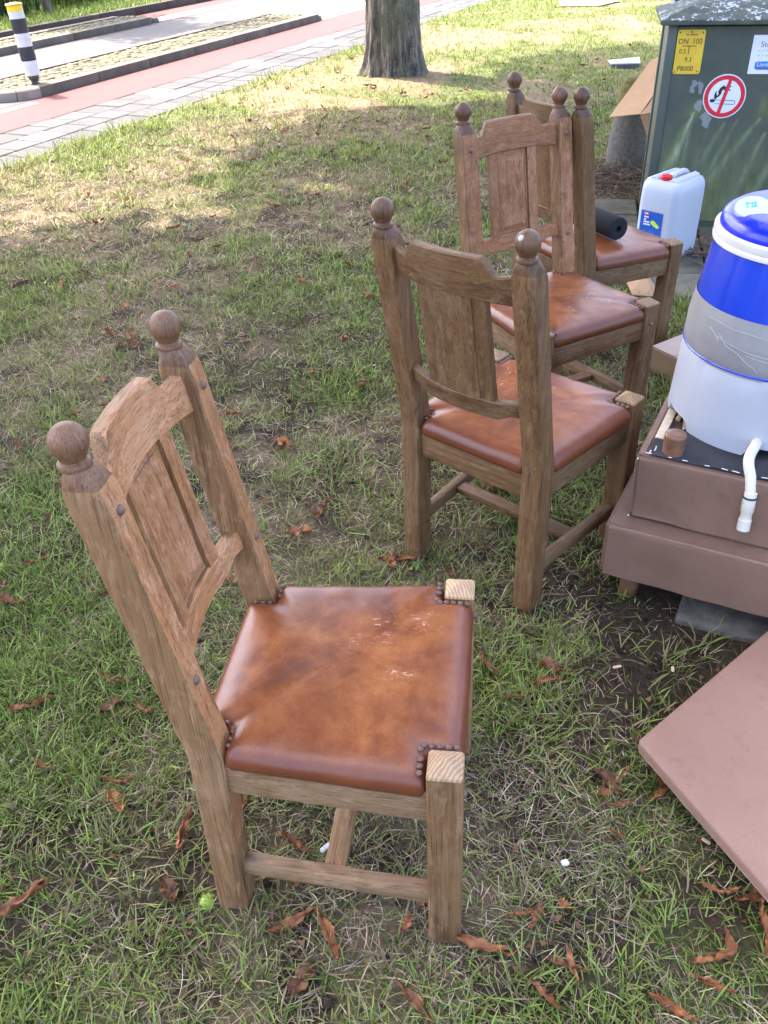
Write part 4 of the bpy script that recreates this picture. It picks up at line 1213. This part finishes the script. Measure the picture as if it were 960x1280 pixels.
# ------------------------------------------------------------------ TREES
def bark_mat():
    m, nt, b = mk('chestnut_bark')
    v = coords(nt, (1, 1, .22)); v1 = coords(nt)
    g = noise(nt, v, 16, 7, .65, .6); mo = noise(nt, v1, 2.2, 5, .6); fi = noise(nt, v1, 40, 5, .7)
    c = ramp(nt, g, [(.36, (.035, .028, .022)), (.5, (.12, .10, .076)), (.64, (.26, .22, .17))])
    c = mix(nt, ramp(nt, mo, [(.44, (0, 0, 0)), (.62, (.6,) * 3)]), c, (.085, .095, .048))
    c = mix(nt, ramp(nt, fi, [(.56, (0, 0, 0)), (.70, (.6,) * 3)]), c, (.30, .28, .23))
    nt.links.new(c, b.inputs['Base Color']); b.inputs['Roughness'].default_value = .95
    bump(nt, b, mth(nt, 'ADD', g, mth(nt, 'MULTIPLY', fi, .4)), .9, .03)
    return m
BARK = bark_mat()
LEAF = vcol_mat('tree_leaf', .5, trans=.35, spec=.3)
def crown_mesh(centers, nleaf, size, seed, col0):
    g = np.random.default_rng(seed)
    C = np.array([c[:3] for c in centers]); S = np.array([c[3] for c in centers])
    wgt = S ** 2.2; idx = g.choice(len(C), nleaf, p=wgt / wgt.sum())
    d = g.normal(size=(nleaf, 3)); d /= np.linalg.norm(d, axis=1)[:, None]
    rad = S[idx] * (g.random(nleaf) ** .45)
    P = C[idx] + d * rad[:, None] * np.array([1, 1, .75])
    base = g.random(nleaf) * 2 * np.pi
    co = []; tr = []; cl = []
    nlf = 5; k0 = 0
    hue = g.random((nleaf, 1))
    colr = np.array(col0) * (.75 + .5 * g.random((nleaf, 1))) + hue * np.array([.02, .012, 0])
    for k in range(nlf):
        a = base + (k - 2) * .72
        L = size * (1 - .16 * abs(k - 2)) * (.8 + .4 * g.random(nleaf)); W = L * .21
        dr = np.stack([np.cos(a), np.sin(a), -.35 + .25 * g.normal(size=nleaf)], -1); sd_ = np.stack([-np.sin(a), np.cos(a), .3 * g.normal(size=nleaf)], -1)
        v0 = P; v1 = P + dr * (L * .62)[:, None] + sd_ * W[:, None]; v2 = P + dr * L[:, None]; v3 = P + dr * (L * .62)[:, None] - sd_ * W[:, None]
        co.append(np.stack([v0, v1, v2, v3], 1).reshape(-1, 3))
        b0 = k * nleaf * 4 + np.arange(nleaf) * 4
        tr.append(np.stack([b0, b0 + 1, b0 + 2], -1)); tr.append(np.stack([b0, b0 + 2, b0 + 3], -1))
        cl.append(np.repeat(colr, 4, 0))
    return np.concatenate(co), np.concatenate(tr), np.concatenate(cl)
def tree(label, base, r0, flare, hgt, centers, nleaf, size, seed, group=None, lean=(0, 0)):
    t = thing('chestnut_tree', label, 'tree', (base[0], base[1], 0), group=group)
    g = random.Random(seed)
    rings = []; n = 110
    for z in (-.05, .0, .03, .06, .09, .12, .16, .20, .25, .30, .36, .42, .5, .58, .66, .75, .85, .95, 1.05, 1.2, 1.4, 1.6, 1.9, 2.2, 2.6, 3.0, 3.4):
        ring = []
        for k in range(n):
            a = 2 * math.pi * k / n
            nn = float(fbm(np.array(math.cos(a) * 2.4 + seed), np.array(math.sin(a) * 2.4 + z * .45), 3, seed)) - .5
            nn2 = float(fbm(np.array(math.cos(a) * 9.0), np.array(math.sin(a) * 9 + z * 2.2 + seed), 4, seed + 1)) - .5
            r = r0 * (1 - .03 * z) + flare * math.exp(-max(z, 0) / .17) * (1 + 1.6 * nn) + r0 * .30 * nn + r0 * .30 * nn2
            ring.append(Vector((r * math.cos(a) + lean[0] * z, r * math.sin(a) + lean[1] * z, z)))
        rings.append(ring)
    tr_ = link_mesh('trunk', *loft(rings), BARK, t, True, 60)
    top = Vector((lean[0] * 3.3, lean[1] * 3.3, 3.3))
    for c in centers:
        e_ = Vector(c[:3]); mid = top.lerp(e_, .5) + Vector((g.gauss(0, .25), g.gauss(0, .25), .35))
        rr = r0 * (.30 + .12 * g.random())
        link_mesh('limb', *tube([top + Vector((0, 0, -.5)), top.lerp(mid, .5), mid, e_], [rr, rr * .75, rr * .5, .02], 8), BARK, t, True)
    co, tr, cl = crown_mesh(centers, nleaf, size, seed, (.055, .095, .022))
    fast_mesh('crown', co, tr, cl, LEAF, t)
    return t
def blobs(seed, n, rx, ry, z0, z1, s0, s1, off=(0, 0)):
    g = random.Random(seed); out_ = []
    for i in range(n):
        a = 2 * math.pi * (i / n) + g.uniform(-.3, .3); rr = math.sqrt(g.random()) * .75 + .25
        out_.append((off[0] + rx * rr * math.cos(a), off[1] + ry * rr * math.sin(a), g.uniform(z0, z1), g.uniform(s0, s1)))
    return out_
TREES = 'chestnut trees along the lawn edge'
tree('chestnut tree trunk with mossy furrowed bark standing on the far lawn', (.29, 10.22), .262, .075, 9, blobs(3, 15, 3.1, 3.1, 6.0, 10.5, 1.3, 2.0, (-.2, .2)), 8500, .24, 3, TREES)
tree('chestnut tree out of view on the left whose crown shades the chairs', (-2.95, 3.35), .25, .07, 9, blobs(8, 22, 3.3, 3.5, 7.0, 11.5, 1.4, 2.1, (-1.1, 1.3)) + [(-1.4, 1.55, 9.0, 1.5), (-1.9, .6, 8.6, 1.5)], 17500, .25, 8, TREES)

# slim far tree standing in the reeds
def slim_tree():
    b_ = at(62, 25); t = thing('slim_tree', 'slim grey tree standing at the reed bed across the road', 'tree', b_)
    link_mesh('trunk', *tube([(0, 0, -.1), (.0, 0, .6), (-.02, .02, 1.6), (.03, .0, 3.2), (.1, .1, 5.5)], [.085, .07, .062, .05, .02], 12), BARK, t, True)
    cs = blobs(5, 7, .9, .9, 3.2, 5.6, .6, 1.0)
    co, tr, cl = crown_mesh(cs, 1800, .12, 5, (.06, .10, .03))
    fast_mesh('crown', co, tr, cl, LEAF, t)
slim_tree()

# ------------------------------------------------------------------ GRASS
def blades(P, z, h, wd, az, lean, col, seg=2, tipcol=1.15, curl=1.0, bend=0.0):
    n = len(P); bn = bend * rng.normal(size=n)
    d = np.stack([np.cos(az), np.sin(az)], -1); s = np.stack([-np.sin(az), np.cos(az)], -1)
    lv = np.linspace(0, 1, seg + 1)
    vs = []; cs = []
    for i, t in enumerate(lv):
        hor = h * np.sin(lean) * (t + curl * .45 * t * t * np.sin(lean) ** .5) ; ver = h * np.cos(lean) * (t - curl * .28 * t * t * np.sin(lean))
        c = P + d * hor[:, None] + s * (bn * h * t * t)[:, None]; zz = z + ver
        wl = wd * (1 - .25 * t)
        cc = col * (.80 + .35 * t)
        if i < seg:
            vs += [np.column_stack([c - s * wl[:, None] / 2, zz]), np.column_stack([c + s * wl[:, None] / 2, zz])]; cs += [cc, cc]
        else:
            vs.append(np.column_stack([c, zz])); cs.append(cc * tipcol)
    k = 2 * seg + 1
    co = np.stack(vs, 1).reshape(-1, 3); cl = np.stack(cs, 1).reshape(-1, 3)
    b0 = np.arange(n) * k; tr = []
    for i in range(seg - 1):
        a = 2 * i; tr += [np.stack([b0 + a, b0 + a + 1, b0 + a + 3], -1), np.stack([b0 + a, b0 + a + 3, b0 + a + 2], -1)]
    a = 2 * (seg - 1); tr.append(np.stack([b0 + a, b0 + a + 1, b0 + a + 2], -1))
    return co, np.concatenate(tr), cl
def region(n, y0, y1, pad=.45):
    """random points of the lawn seen between two distances, with a margin at the sides"""
    y = y0 + (y1 - y0) * rng.random(n)
    xl = np.maximum(-(y * .62 + pad), -60); xr = y * .60 + pad
    x = xl + (xr - xl) * rng.random(n)
    keep = rng.random(n) < (xr - xl) / ((y1 * 1.22 + 2 * pad))
    v = vcoord(x, y); keep &= v < 5.40 + .05 * (fbm(x * 3, y * 3, 2, 9) - .3)
    return np.column_stack([x, y])[keep]
stool_poly = np.array([(.60, 1.83), (1.12, 1.55), (1.32, 1.92), (.80, 2.2)])
def free(P):
    x, y = P[:, 0], P[:, 1]
    k = np.ones(len(P), bool)
    # under the stools, the cabinet, the slabs, the stone, the trunk
    fx = (x - .567) * fdir.x + (y - 1.782) * fdir.y; fy = (x - .567) * bdir.x + (y - 1.782) * bdir.y
    k &= ~((fx > .06) & (fx < .6) & (fy > .05) & (fy < .42))
    e = np.array([.973, -.23]); n = np.array([.23, .973])
    cx = (x - 1.502) * e[0] + (y - 4.847) * e[1]; cy = (x - 1.502) * n[0] + (y - 4.847) * n[1]
    k &= ~((cx > -.02) & (cy > -.02) & (cy < .55) & (cx < 1.2))
    k &= np.hypot(x - .29, y - 10.22) > .27
    k &= np.hypot(x - 1.775, y - 6.26) > .13
    k &= ~((np.abs(x - 2.69) < .16) & (np.abs(y - 10) < .13))
    onslab = (cx > -.42) & (cx < 1.3) & (cy > -.98) & (cy < .5)
    k &= ~(onslab & (rng.random(len(P)) < .93))
    k &= ~((np.abs(x - .955) < .15) & (np.abs(y - 1.735) < .15))
    return k
def green_cols(n, dryv):
    a = rng.random((n, 1)); c = np.array([.150, .232, .040]) * (.35 + 1.15 * a ** 1.4) + np.array([.15, .11, .045]) * rng.random((n, 1)) ** 2
    y_ = (rng.random((n, 1)) < (.10 + .35 * dryv[:, None]))
    return np.where(y_, np.array([.27, .23, .105]) * (.7 + .5 * rng.random((n, 1))), c)
def straw_cols(n):
    a = rng.random((n, 1)); 
    return np.array([.60, .475, .315]) * (.14 + .95 * a ** 1.9) * (1 + .06 * rng.normal(size=(n, 3)))
gparts = []; sparts = []
def add(parts, r):
    off = sum(len(p[0]) for p in parts); parts.append((r[0], r[1] + off, r[2]))
# (y0, y1, tufts, blades per tuft, loose blades, straw, height, width, segments)
for (y0, y1, nt_, per, loose, straw, hh, ww, sg) in ((.25, 2.0, 8200, 11, 75000, 62000, .047, .0032, 3), (2.0, 4.2, 11500, 10, 75000, 75000, .048, .0040, 2), (4.2, 8.2, 19000, 9, 120000, 150000, .050, .0055, 2), (8.2, 19.0, 34000, 8, 200000, 130000, .055, .0095, 1)):
    T = region(nt_, y0, y1)
    gd = .55 * fbm(T[:, 0] * 1.7, T[:, 1] * 1.7, 4, 4) + .45 * fbm(T[:, 0] * 7, T[:, 1] * 7, 3, 15)
    prob = sstep(.38, .56, gd) * (1 - .62 * dry(T[:, 0], T[:, 1])) * (1 - bare(T[:, 0], T[:, 1])) + .10
    prob = prob + .5 * sstep(4.7, 5.2, vcoord(T[:, 0], T[:, 1]))
    keep = (rng.random(len(T)) < prob) & free(T); T = T[keep]
    n = len(T) * per; ti = np.repeat(np.arange(len(T)), per)
    jit = rng.normal(size=(n, 2)) * (.010 + .02 * rng.random((len(T), 1))[ti])
    P = T[ti] + jit; az = np.arctan2(jit[:, 1], jit[:, 0]) + rng.normal(size=n) * .7
    sz = (.6 + .9 * rng.random(len(T)))[ti]
    vv = vcoord(P[:, 0], P[:, 1]); edge_ = 1 + .7 * sstep(4.85, 5.25, vv)
    h = hh * sz * (.6 + .7 * rng.random(n)) * edge_
    lean = np.clip(np.abs(rng.normal(.62, .33, n)), .05, 1.35)
    dv = dry(P[:, 0], P[:, 1])
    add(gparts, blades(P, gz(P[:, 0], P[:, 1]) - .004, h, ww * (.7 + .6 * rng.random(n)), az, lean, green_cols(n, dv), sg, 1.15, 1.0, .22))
    P = region(loose, y0, y1); pr = (1 - bare(P[:, 0], P[:, 1])) * (1 - .6 * dry(P[:, 0], P[:, 1])); k = (rng.random(len(P)) < pr) & free(P); P = P[k]; n = len(P)
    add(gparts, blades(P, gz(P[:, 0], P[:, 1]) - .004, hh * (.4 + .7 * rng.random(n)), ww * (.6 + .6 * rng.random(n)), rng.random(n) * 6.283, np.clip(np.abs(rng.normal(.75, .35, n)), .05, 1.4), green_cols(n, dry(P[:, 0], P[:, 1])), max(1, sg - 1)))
    P = region(straw, y0, y1); pr = np.clip(.10 + .75 * sstep(.42, .62, fbm(P[:, 0] * 4.5, P[:, 1] * 4.5, 4, 14)) + .5 * dry(P[:, 0], P[:, 1]), 0, 1) * (1 - .75 * bare(P[:, 0], P[:, 1])); k = (rng.random(len(P)) < pr) & free(P); P = P[k]; n = len(P)
    ln = np.clip(rng.normal(1.32, .20, n), .4, 1.56)
    add(sparts, blades(P, gz(P[:, 0], P[:, 1]) + .010 * rng.random(n) ** 2, hh * (.35 + 1.0 * rng.random(n) ** 1.5), ww * (.32 + .42 * rng.random(n)), rng.random(n) * 6.283, ln, straw_cols(n), sg, 1.0, .2, .45))
for parts, nm, mt in ((gparts, 'grass', GRASS), (sparts, 'dry_grass', STRAW)):
    o = fast_mesh(nm, np.concatenate([p[0] for p in parts]), np.concatenate([p[1] for p in parts]), np.concatenate([p[2] for p in parts]), mt)
    tag(o, 'short green lawn grass' if nm == 'grass' else 'dry straw-coloured grass lying in the lawn', 'grass', kind='stuff')
# verge across the road and reed bed
def verge():
    n = 16000; u = rng.uniform(2, 30, n); v = rng.uniform(10.87, 12.3, n)
    P = u[:, None] * U + v[:, None] * V
    c = np.array([.13, .19, .035]) * (.7 + .6 * rng.random((n, 1)))
    co, tr, cl = blades(P, np.full(n, .085), .11 * (.6 + .8 * rng.random(n)), .016 * (.7 + .6 * rng.random(n)), rng.random(n) * 6.28, np.abs(rng.normal(.5, .3, n)), c, 1)
    tag(fast_mesh('verge_grass', co, tr, cl, GRASS), 'bright short grass on the far verge', 'grass', kind='stuff')
    n = 9000; u = rng.uniform(2, 34, n); v = 12.25 + 2.6 * rng.random(n) ** 1.4
    P = u[:, None] * U + v[:, None] * V
    dk = rng.random((n, 1)) < .35
    c = np.where(dk, np.array([.035, .065, .028]), np.array([.10, .155, .035])) * (.7 + .6 * rng.random((n, 1)))
    c = np.where(rng.random((n, 1)) < .08, np.array([.22, .19, .09]), c)
    co, tr, cl = blades(P, np.full(n, .03), 1.5 * (.35 + .8 * rng.random(n)), .030 * (.7 + .6 * rng.random(n)), rng.random(n) * 6.28, np.abs(rng.normal(.22, .16, n)), c, 4)
    tag(fast_mesh('reeds', co, tr, cl, GRASS), 'tall green reeds growing beyond the far verge', 'reeds', kind='stuff')
verge()
pale = link_mesh('gravel_patch', [(x, y, .02) for x, y in ((3.05, 15.5), (3.6, 15.3), (4.1, 15.9), (3.9, 16.8), (3.3, 16.9))], [(0, 1, 2, 3, 4)], simple('pale_gravel', (.12, .11, .10), (.20, .19, .18), 20, .9, .6, .02, 40))
pale['kind'] = 'structure'

# ------------------------------------------------------------------ DEAD LEAVES and litter
def leaf_mesh(seed, L, W, curl, roll):
    g = random.Random(seed); nx_, ny_ = 13, 7; vs = []; fs = []
    for i in range(nx_):
        t = i / (nx_ - 1); w_ = W * (math.sin(math.pi * t ** .8) ** .8 + .02) * (1 + g.uniform(-.40, .30))
        for j in range(ny_):
            s = (j / (ny_ - 1) - .5) * 2
            x = (t - .5) * L; y = s * w_ / 2 * math.cos(roll * abs(s) * .8) + g.uniform(-.0035, .0035); z = abs(s) ** 1.2 * w_ * .5 * math.sin(roll) + curl * L * (t - .5) ** 2 * 2 + g.uniform(-.004, .004) + .004 * math.sin(t * 9 + s * 2 + seed)
            y += .12 * L * math.sin(t * 3 + seed) * .3
            vs.append((x, y, z))
    for i in range(nx_ - 1):
        for j in range(ny_ - 1):
            a = i * ny_ + j; fs.append((a, a + 1, a + ny_ + 1, a + ny_))
    me = bpy.data.meshes.new('fallen_leaf'); me.from_pydata(vs, [], fs); me.materials.append(DEADLEAF)
    me.polygons.foreach_set('use_smooth', [True] * len(fs)); me.update()
    return me
LM = [leaf_mesh(1, .075, .030, .15, .9), leaf_mesh(2, .085, .022, .3, 1.2), leaf_mesh(3, .060, .034, .25, .6), leaf_mesh(4, .10, .030, .1, 1.1), leaf_mesh(5, .07, .018, .5, 1.3)]
def where(x, y):
    if vcoord(x, y) > 4.5: return 'on the lawn edge beside the footpath'
    if y > 7.5: return 'on the far lawn near the tree trunk'
    if y > 4.2: return 'on the sunlit lawn left of the far chairs' if x < .6 else 'on the lawn behind the rearmost chair'
    if x > .30 and y < 1.0: return 'below the loose padded board'
    if x > .22 and y < 1.7: return 'between the nearest chair and the padded board'
    if y > 2.2: return 'on the shaded lawn left of the dark chair' if x < .3 else 'under the group of far chairs'
    if x < -.42: return 'on the lawn left of the nearest chair' if y > .98 else 'in the lower left corner of the lawn'
    if y < .92: return 'in front of the legs of the nearest chair'
    if y < 1.35: return 'under the seat of the nearest chair'
    return 'on the lawn behind the nearest chair'
def leaf(x, y, s, rot, k, colr):
    size = 'large' if s > 1.15 else ('small' if s < .75 else 'middling')
    tone = 'dark brown' if colr[0] < .9 else ('light tan' if colr[2] > 1.3 else 'rusty brown')
    shape = ('boat-shaped', 'tightly rolled', 'broad crumpled', 'long curled', 'thin rolled')[k]
    label = size + ' ' + tone + ' ' + shape + ' dead leaf ' + where(x, y)
    o = bpy.data.objects.new('fallen_leaf', LM[k]); COL.objects.link(o)
    z = float(gz(np.array(x), np.array(y)))
    o.location = (x, y, max(z, -.01) + .008 + .014 * random.uniform(.5, 1.3)); o.scale = (s, s, s); o.rotation_euler = (random.gauss(0, .35), random.gauss(0, .25), rot)
    o.color = (*colr, 1)
    return tag(o, label, 'leaf', 'dead leaves scattered on the lawn')
def lc():
    a = random.random()
    if a < .55: return (1.0, .9, .8)
    if a < .8: return (.65, .6, .6)
    return (1.5, 1.5, 1.4)
spots = [(165, 428, 1.5), (150, 440, 1.2), (170, 436, 1.3), (357, 562, 1.3), (350, 568, 1.0), (497, 703, 1.3), (490, 712, 1.0), (228, 1050, 1.35), (30, 1135, 1.2), (150, 985, .9), (145, 1012, 1.1), (378, 1237, 1.1), (605, 1195, 1.0), (680, 1252, .8), (410, 1172, 1.0), (370, 1062, .9), (752, 995, .9), (775, 980, .8), (838, 990, 1.1), (830, 980, .9), (890, 1210, .9), (886, 1238, 1.0), (840, 1270, 1.0), (650, 1155, .5), (612, 845, 1.0), (690, 842, 1.1), (680, 858, .8), (10, 762, 1.0), (5, 740, .9), (465, 377, 1.0), (220, 365, .8), (25, 362, 1.2), (40, 890, 1.1), (140, 855, .8), (180, 895, .9), (945, 1130, 1.1), (950, 1170, .9), (895, 1125, .9), (705, 1140, .5), (770, 1050, .5), (525, 1135, .5), (510, 1165, .6), (375, 675, 1.2), (290, 525, .9), (640, 880, .7), (300, 1010, .9), (905, 1190, .8), (55, 965, .7), (330, 720, .9), (600, 690, .8)]
for (px, py, s) in spots:
    p = at(px, py); leaf(p.x, p.y, s * 1.06, random.uniform(0, 6.28), random.randrange(5), lc() if random.random() < .5 else (1.3, 1.15, 1.0))
n_ = 0
while n_ < 230:
    y = random.uniform(.7, 11.5); x = random.uniform(-(y * .5 + .2), y * .45)
    if vcoord(x, y) > 5.3 or not free(np.array([[x, y]]))[0]: continue
    if y > 3 and x > .2 and fbm(np.array(x * 1.4), np.array(y * 1.4), 3, 12) < .45: continue
    if y < 2 and random.random() < .35: continue
    leaf(x, y, random.uniform(.4, 1.1) + (.25 if y > 3 else 0), random.uniform(0, 6.28), random.randrange(5), lc()); n_ += 1
# leaf crumbs, twigs, flecks nobody could count
def crumbs():
    n = 26000; P = region(n * 3, .3, 9.0)[:n]; n = len(P)
    s = rng.uniform(.002, .009, n); a = rng.random(n) * 6.28
    co = []; 
    for k in range(3):
        aa = a + k * 2.1 + .5 * rng.random(n); co.append(np.column_stack([P[:, 0] + s * np.cos(aa), P[:, 1] + s * np.sin(aa), gz(P[:, 0], P[:, 1]) + .004 + .014 * rng.random(n)]))
    c = np.array([.16, .085, .045]) * (.4 + rng.random((n, 1)) * 1.0); wht = rng.random((n, 1)) < .006; c = np.where(wht, np.array([.55, .52, .48]), c)
    co = np.stack(co, 1).reshape(-1, 3); tr = np.arange(n * 3).reshape(-1, 3)
    tag(fast_mesh('leaf_litter', co, tr, np.repeat(c, 3, 0), STRAW), 'small brown leaf crumbs between the grass', 'leaf litter', kind='stuff')
    bm_v = []; bm_f = []
    for k in range(230):
        if k < 170: x = random.gauss(1.62, .24); y = random.gauss(5.75, .22)
        else: x = random.gauss(1.72, .15); y = random.gauss(4.3, .2)
        L = random.uniform(.05, .22); an = random.gauss(-.25, .9); z = random.uniform(.004, .05) if k < 170 else random.uniform(.022, .035)
        d = Vector((math.cos(an), math.sin(an), random.gauss(0, .12))) * L / 2; m_ = Vector((x, y, z + abs(d.z))); b_ = Vector((random.gauss(0, .012), random.gauss(0, .012), .006))
        v, f = tube([m_ - d, m_ + b_, m_ + d], [random.uniform(.0015, .004)] * 3, 5)
        o_ = len(bm_v); bm_v += v; bm_f += [tuple(i + o_ for i in ff) for ff in f]
    tag(link_mesh('twigs', bm_v, bm_f, simple('twig_bark', (.055, .036, .025), (.17, .12, .085), 30, .9, .3), None, True), 'heap of thin dry brown twigs around the concrete post', 'twigs', kind='stuff')
crumbs()
def burr(px, py, r, label):
    p = at(px, py); m = simple('burr_green', (.22, .34, .04), (.34, .46, .07), 60, .6, .2)
    o = thing('chestnut_burr', label, 'chestnut burr', (p.x, p.y, r * .8 + float(gz(np.array(p.x), np.array(p.y)))))
    bm = bmesh.new(); bmesh.ops.create_icosphere(bm, subdivisions=3, radius=r)
    bm_obj('husk', bm, m, o)
    vs = []; fs = []; g = random.Random(2)
    for k in range(130):
        d = Vector((g.gauss(0, 1), g.gauss(0, 1), g.gauss(0, 1))).normalized(); a = d.orthogonal().normalized(); b_ = d.cross(a); i = len(vs)
        vs += [d * r * .97 + a * .0011, d * r * .97 - a * .0006 + b_ * .001, d * r * .97 - a * .0006 - b_ * .001, d * (r + .006)]
        fs += [(i, i + 1, i + 3), (i + 1, i + 2, i + 3), (i + 2, i, i + 3)]
    tag(link_mesh('spines', vs, fs, m, o), kind='stuff')
burr(260, 1132, .0145, 'green spiky chestnut burr on the grass at the nearest chair leg')
burr(4, 716, .014, 'green spiky chestnut burr at the left edge of the lawn')
def chip(px, py, L, W_, rot, mat, label, cat, nm):
    p = at(px, py); o = bm_obj(nm, box_bm((0, 0, 0), (L, W_, W_ * .55), min(W_, L) * .2, None, 1), mat); o.location = (p.x, p.y, .024); o.rotation_euler = (random.gauss(0, .15), random.gauss(0, .15), rot); tag(o, label, cat)
tan = simple('tan_chip', (.48, .33, .20), (.62, .46, .31), 40, .8, .2); wchip = simple('white_chip', (.66, .66, .64), (.8, .8, .78), 40, .6, .1)
chip(770, 842, .022, .009, .2, tan, 'pale tan wood chip on bare soil left of the slab', 'wood chip', 'wood_chip')
chip(839, 845, .016, .007, 1.4, tan, 'orange tan stub on dark soil beside the grey slab', 'wood chip', 'wood_chip')
chip(880, 1060, .018, .009, -.6, tan, 'light tan stub on the grass below the padded board', 'wood chip', 'wood_chip')
chip(705, 1087, .016, .013, .4, wchip, 'small white scrap on the grass in the foreground', 'scrap', 'white_scrap')
chip(408, 1068, .024, .010, .5, wchip, 'small white tube lying behind the stretcher of the nearest chair', 'scrap', 'white_tube')

# one fresh green leaf, small dark clods of earth
gl = bpy.data.objects.new('green_leaf', LM[2].copy()); COL.objects.link(gl); gl.data.materials.clear()
gl.data.materials.append(simple('fresh_leaf', (.16, .30, .06), (.22, .38, .09), 40, .45, .2))
p = at(517, 718); gl.location = (p.x, p.y, .03); gl.rotation_euler = (.9, .1, 1.2); gl.scale = (.75, .75, .75)
tag(gl, 'single fresh green leaf in the grass behind the seat of the nearest chair', 'leaf')
def clods():
    bm = bmesh.new(); bmesh.ops.create_icosphere(bm, subdivisions=1, radius=1); bv = np.array([v.co[:] for v in bm.verts]); bf = np.array([[v.index for v in f.verts] for f in bm.faces]); bm.free()
    co = []; tr = []; cl = []; n = 0
    while n < 420:
        y = rng.uniform(.6, 3.2); x = rng.uniform(-(y * .55 + .2), y * .5)
        q_ = .5 * bare(x, y) + .6 * (1 - float(fbm(np.array(x * 7), np.array(y * 7), 3, 15)))
        if rng.random() > q_ ** 2 or not free(np.array([[x, y]]))[0]: continue
        r = rng.uniform(.003, .009) * (1.6 if rng.random() < .1 else 1)
        v = bv * (r * (1 + .35 * rng.normal(size=(len(bv), 1)))) * np.array([1.2, 1, .7])
        co.append(v + np.array([x, y, float(gz(np.array(x), np.array(y))) + r * .4])); tr.append(bf + n * len(bv)); cl.append(np.tile(np.array([.040, .029, .021]) * rng.uniform(.5, 1.4), (len(bv), 1))); n += 1
    tag(fast_mesh('soil_clods', np.concatenate(co), np.concatenate(tr), np.concatenate(cl), SOIL), 'small dark clods of earth between the grass blades', 'soil', kind='stuff')
clods()
